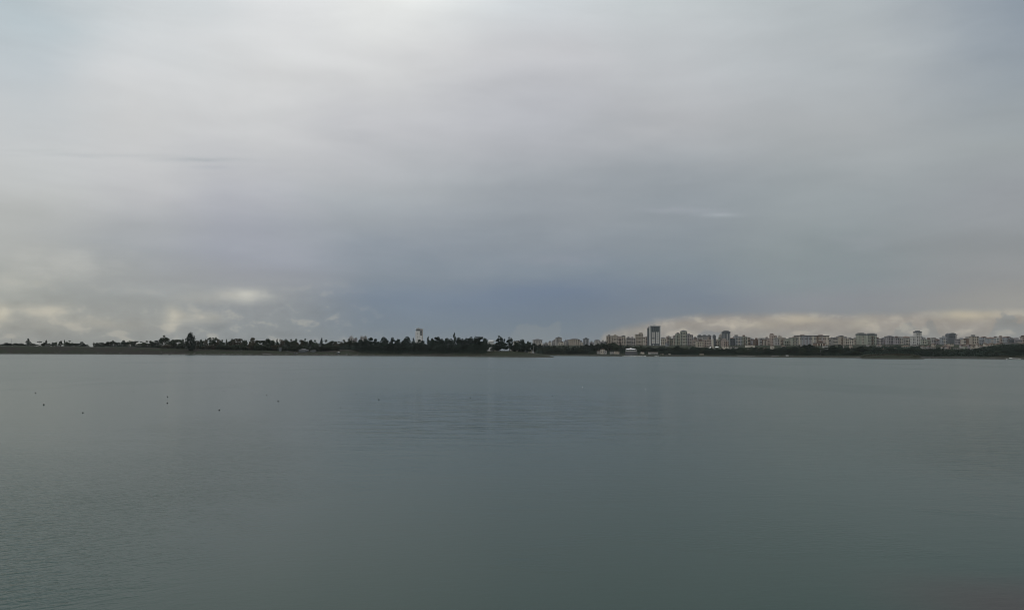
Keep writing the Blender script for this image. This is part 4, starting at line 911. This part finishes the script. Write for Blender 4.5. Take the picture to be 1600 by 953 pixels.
# lakeside pavilion restaurant
def pavilion():
    Y = 1088; px = 986.5; k = Y / F; zb = gz(px, Y); c = at(px, 543.4, Y); t = thing('pavilion', 'wide shore pavilion with pale pointed roof and open dark veranda', 'pavilion', (c.x, Y, zb))
    zf = lambda y: at(px, y, Y).z - zb
    hw = 8.6 * k
    MB().frustum(-hw, hw * .95, -.8, 9, zf(546), zf(544.6), .55).build('roof', M_WHITE, t)
    MB().frustum(-2.2 * k, 1.6 * k, 1, 7, zf(544.6) + .01, zf(543.3), .1).build('roof_lantern', M_WHITE, t)
    MB().box(-hw * .96, hw * .92, .4, 8.4, -1, zf(546) - .01).build('wall', M_GLASS, t)
    MB().box(-hw * 1.05, hw * .9, -1.6, -.9, zf(549.4), zf(548.0)).build('balustrade', WALL['grey'], t)
    MB().box(-hw * 1.15, hw, -4, -.9, -1, zf(549.6)).build('terrace', M_ROOFG, t)
    for i in range(6): MB().cyl(-hw * .9 + i * hw * .36, -.7, zf(549), zf(546) - .01, .12, .12, 6).build('post', M_WHITE, t)
pavilion()

# boats at the little harbour and along the shore
def hull_mesh(m):
    mb = MB(); st = [(-.5, .34, .02), (-.3, .42, 0), (0, .42, 0), (.28, .30, .02), (.5, .02, .10)]
    for x, w, zk in st: mb.v += [(x, -w, .26 + zk * 1.2), (x, -w * .5, zk * .6), (x, w * .5, zk * .6), (x, w, .26 + zk * 1.2)]
    for i in range(4):
        a = i * 4
        for j in range(3): mb.f.append((a + j, a + j + 1, a + 5 + j, a + 4 + j))
        mb.f.append((a + 3, a, a + 4, a + 7))
    mb.f += [(3, 2, 1, 0), (16, 17, 18, 19)]
    return mb.mesh('hull', m)
HULL = hull_mesh(M_WHITE); CAB = MB().frustum(-.16, .12, -.22, .22, .28, .52, .8).mesh('cabin', M_WHITE); HULLB = hull_mesh(WALL['blue'])
SCR = MB().box(.12, .15, -.2, .2, .29, .42).mesh('windscreen', M_WIN)
boats = [(976, 553.6, 'small pale boat, leftmost in the shore harbour'), (979.5, 554.4, 'small boat, second from left in the shore harbour'), (984, 553.4, 'white boat midway in the shore harbour'), (987.5, 554.8, 'low blue grey boat midway in the shore harbour'), (991, 553.2, 'white boat behind the low blue grey one'), (995, 554.6, 'white boat right of the middle of the harbour'),
         (999, 553.4, 'pale boat near the right end of the harbour'), (1003, 554.8, 'rightmost low boat in the shore harbour'), (1008, 554.2, 'single pale boat between harbour and long low pavilion'), (1025.5, 556.4, 'small white boat just off the long low pavilion')]
for i, (px, y, lab) in enumerate(boats):
    Y = shore(px) - 6 - (i % 3) * 5; c = at(px, 556.5, Y); L = rnd.uniform(5.5, 8)
    t = thing('motor_boat', lab, 'boat', (c.x, Y, -.15), rnd.uniform(-1.2, 1.2), 'boats of the shore harbour', (L, L * .42 / .84 * .8, L * .42))
    link('hull', HULLB if i == 3 else HULL, t); link('windscreen', SCR, link('cabin', CAB, t))
for px, lab, L in [(258.5, 'bright white boat on the left shore, leftmost of four', 7), (271, 'dim pale boat on left shore, second of four', 5), (277, 'brightest white boat on left shore, third of four', 7), (286, 'small white boat on left shore, rightmost of four', 5),
                   (1579.5, 'larger white boat at the shore near the right edge', 8.5), (1591.5, 'smaller white boat at the shore nearest right edge', 5)]:
    Y = shore(px) - 4; t = thing('rowing_boat' if px < 300 else 'motor_boat', lab, 'boat', (uof(px) * Y, Y, -.1), rnd.uniform(-.3, .3), None, (L, L * .4, L * .38 if px > 300 else L * .24))
    link('hull', HULL, t)
    if px > 300: link('windscreen', SCR, link('cabin', CAB, t))

# poles and masts
def pole(px, yt, yb, Y, label, r=.16, arm=True, name='street_lamp', cat='street lamp'):
    c = at(px, yt, Y); zb = gz(px, Y); h = c.z - zb
    t = thing(name, label, cat, (c.x, Y, zb)); po = MB().cyl(0, 0, -.5, h, r, r * .6, 8).build('pole', M_CONC if arm else M_METAL, t)
    if arm: MB().box(-.1, 1.8, -.12, .12, h - .15, h).build('lamp_head', M_METAL, po)
pole(833.4, 540.5, 551, 735, 'tall pale lamp pole at the right end of the headland trees', .22)
pole(1282, 546.5, 556, 945, 'pale lamp pole on the shore below the low cream block', .2)
pole(18.5, 528.5, 538, 960, 'thin tall mast standing on the far left bank', .22, False, 'radio_mast', 'mast')
pole(1480.6, 520, 535, 1490, 'thin pale mast left of the round-topped tower', .45, False, 'radio_mast', 'mast')

# beach kiosks on the left foreshore
for x0, x1, yt, yb, lab, wl, rf in [(466, 479, 544.6, 550.4, 'low dark pavilion with shallow peaked roof on the left foreshore', 'green', 'hip'), (487, 492, 546.6, 549, 'tiny hut with pale roof right of the dark foreshore pavilion', 'grey', 'flat'),
                                    (435.6, 438.4, 543.2, 545.6, 'tiny pale hut in trees left of the dark foreshore pavilion', 'grey', 'flat'), (459, 463, 551, 553.6, 'small pale kiosk at water left of the dark foreshore pavilion', 'grey', 'flat'), (526, 529.5, 549.4, 552.6, 'small pale kiosk right of the dark foreshore pavilion', 'grey', 'gable')]:
    px = (x0 + x1) / 2; house(x0, x1, yt, yb, shore(px) + (26 if yb < 551 else 9), lab, 'dark', rf, 'beach_hut', 'hut', win=False, roofm=M_ROOFG if wl == 'green' else M_CONC)
# retaining walls and shore kerbs seen as thin pale lines
def low_wall(x0, x1, off, hh, label, m, up=0.0):
    n = max(2, int((x1 - x0) / 4)); mb = MB()
    xs = [x0 + (x1 - x0) * i / n for i in range(n + 1)]
    P0 = []
    for p in xs:
        Y = shore(p) + off; P0.append((uof(p) * Y, Y, gz(p, Y)))
    for (x, Y, z) in P0: mb.v += [(x, Y, z - .8), (x, Y + .5, z - .8), (x, Y + .5, z + hh), (x, Y, z + hh)]
    for i in range(n):
        a = i * 4
        for j in range(4): mb.f.append((a + j, a + (j + 1) % 4, a + 4 + (j + 1) % 4, a + 4 + j))
    mb.f += [(0, 1, 2, 3), (n * 4 + 3, n * 4 + 2, n * 4 + 1, n * 4)]
    tag(mb.build('shore_wall', m), label, 'low wall')
low_wall(410, 424, 8, .5, 'thin pale shore wall left of the foreshore pavilion', M_CONC)
low_wall(566, 586, 6, .4, 'thin pale shore wall below the ramp in the wood', M_ROOFG)
low_wall(1206, 1217, 14, .8, 'pale shore wall below the stepped pinkish block', M_CONC)
low_wall(1228, 1232, 14, 1.2, 'short bright wall on shore left of long slab', M_WHITE)
low_wall(1152, 1180, 12, .7, 'pale shore wall below the big pale villa', M_CONC)
low_wall(1436, 1530, 8, .6, 'long faint shore wall right of the low spit', M_ROOFG)
low_wall(1040, 1090, 10, .6, 'faint shore wall right of the long low pavilion', M_ROOFG)

# ------------------------------------------------------------------ stones and driftwood at the waterline
def stones():
    r = random.Random(11); mb = MB()
    for x0, x1, n, big in [(0, 250, 120, .6), (250, 560, 520, .9), (560, 820, 160, .6), (870, 1345, 620, .7), (1345, 1440, 60, .5), (1440, 1610, 220, .7)]:
        for _ in range(n):
            px = r.uniform(x0, x1); Y = shore(px) + r.uniform(.5, 5 if r.random() < .75 else 12); z = gz(px, Y); q = r.uniform(.25, 1) * big
            if z < -.2: continue
            b = len(mb.v); u = uof_(px); n_ = 6
            for k, (zz, rr) in enumerate(((-.3, 1), (.25, .9), (.55, .45))):
                for i in range(n_):
                    a = i * 6.283 / n_ + r.uniform(-.3, .3); mb.v.append((u * Y + math.cos(a) * q * rr * r.uniform(.8, 1.7), Y + math.sin(a) * q * rr, z + zz * q))
            for k in range(2): mb.f += [(b + k * n_ + i, b + k * n_ + (i + 1) % n_, b + (k + 1) * n_ + (i + 1) % n_, b + (k + 1) * n_ + i) for i in range(n_)]
            mb.f.append(tuple(b + 2 * n_ + i for i in range(n_)))
    tag(mb.build('stones', mat('stone', (0.13, 0.127, 0.118), .95, .6, .25)), 'grey stones strewn along the waterline', 'stones', None, 'stuff')
stones()

# ------------------------------------------------------------------ fishing floats on the water
M_FLOAT = mat('float_dark', (0.018, 0.018, 0.02), .6, .2, 20); M_FLOATW = mat('float_white', (0.7, 0.7, 0.68), .6, .1, 20)
def float_meshes(m):
    b = MB(); prof = [(-.5, .15), (-.35, .40), (0, .5), (.35, .40), (.5, .16)]; n = 12
    for z, r in prof: b.v += [(r * math.cos(6.2832 * i / n), r * math.sin(6.2832 * i / n), z) for i in range(n)]
    for j in range(4): b.f += [(j * n + i, j * n + (i + 1) % n, j * n + n + (i + 1) % n, j * n + n + i) for i in range(n)]
    b.f += [tuple(range(n - 1, -1, -1)), tuple(range(4 * n, 5 * n))]
    e = MB().cyl(0, 0, .5, .85, .07, .05, 8)
    return b.mesh('ball', m), e.mesh('eyelet', m)
FB = {'dark': float_meshes(M_FLOAT), 'white': float_meshes(M_FLOATW)}
FLOATS = [(55.5, 614, 1, 'dark', 'small dark float, upper left of the leftmost pair'), (68.5, 632.5, 1.25, 'dark', 'small dark float, larger lower one of the leftmost pair'), (129.5, 645, .9, 'dark', 'small dark float lowest and alone in the left water'),
 (208.5, 612.5, .6, 'dark', 'faint dark float alone between leftmost pair and stacked pair'), (262, 620, 1.1, 'dark', 'dark float, upper one of the vertically stacked pair'), (261.3, 630, 1.15, 'dark', 'dark float, lower one of the vertically stacked pair'),
 (350, 610.6, 1, 'dark', 'dark float high above the gap right of the stacked pair'), (342.5, 641, 1.05, 'dark', 'dark float low down right of the stacked pair'), (416.5, 617.5, .8, 'dark', 'dark float, upper left of pair before the ruffled patch'), (434.5, 627, 1.1, 'dark', 'dark float, lower right of pair before the ruffled patch'),
 (557, 616, .7, 'dark', 'faint dark float above left part of ruffled patch'), (602, 608, .75, 'dark', 'faint dark float above ruffled patch, beside the darkest one'), (592, 624.5, 1.15, 'dark', 'darkest float at the upper left of the ruffled patch'), (532.5, 637, .8, 'dark', 'small float at left end of the ruffled patch'),
 (686, 613.7, .95, 'dark', 'dark float just above the middle of the ruffled patch'), (714, 606, .5, 'dark', 'faintest float above the middle of the ruffled patch'), (735, 621.5, .9, 'dark', 'dark float inside upper middle of the ruffled patch'),
 (863, 619, .7, 'dark', 'faint float inside right half of the ruffled patch'), (911, 609.8, 1, 'dark', 'dark float with a white one right behind it'), (910.3, 605.4, .9, 'white', 'white float right behind a dark one'),
 (944.3, 574.2, 1, 'dark', 'farthest dark float, alone near the far shore'), (1008.5, 608.5, .8, 'white', 'tiny white float at right end of the ruffled patch'), (1083, 614.5, 1.1, 'dark', 'dark float alone right of the ruffled patch'),
 (1467, 613, .8, 'dark', 'dark float far right, left of two'), (1536, 611.5, .6, 'dark', 'faint dark float far right, right of two')]
for px, py, s, kind, lab in FLOATS:
    d = ray(px, py); k = -CAM_H / d.z; r = .075 * s * (1.0 if py > 600 else 1.9); a, b = FB[kind]
    t = thing('fishing_float', lab, 'float', (d.x * k, d.y * k, r * .2), rnd.uniform(0, 6), 'fishing floats on the lake', (r, r, r)); link('ball', a, t); link('eyelet', b, t)

# ------------------------------------------------------------------ thin air between here and the town
def haze():
    hz = MB().box(-5300, 5300, -400, 5500, -8, 120)
    m = bpy.data.materials.new('haze'); m.use_nodes = True; nt = m.node_tree
    for n in list(nt.nodes): nt.nodes.remove(n)
    v = nt.nodes.new('ShaderNodeVolumePrincipled'); v.inputs['Density'].default_value = 0.00003
    v.inputs['Color'].default_value = (.85, .90, .93, 1); v.inputs['Anisotropy'].default_value = .2
    o = nt.nodes.new('ShaderNodeOutputMaterial'); nt.links.new(v.outputs[0], o.inputs['Volume'])
    tag(hz.build('haze', m), 'thin grey air fading the far shore and town', 'haze', None, 'stuff')
haze()
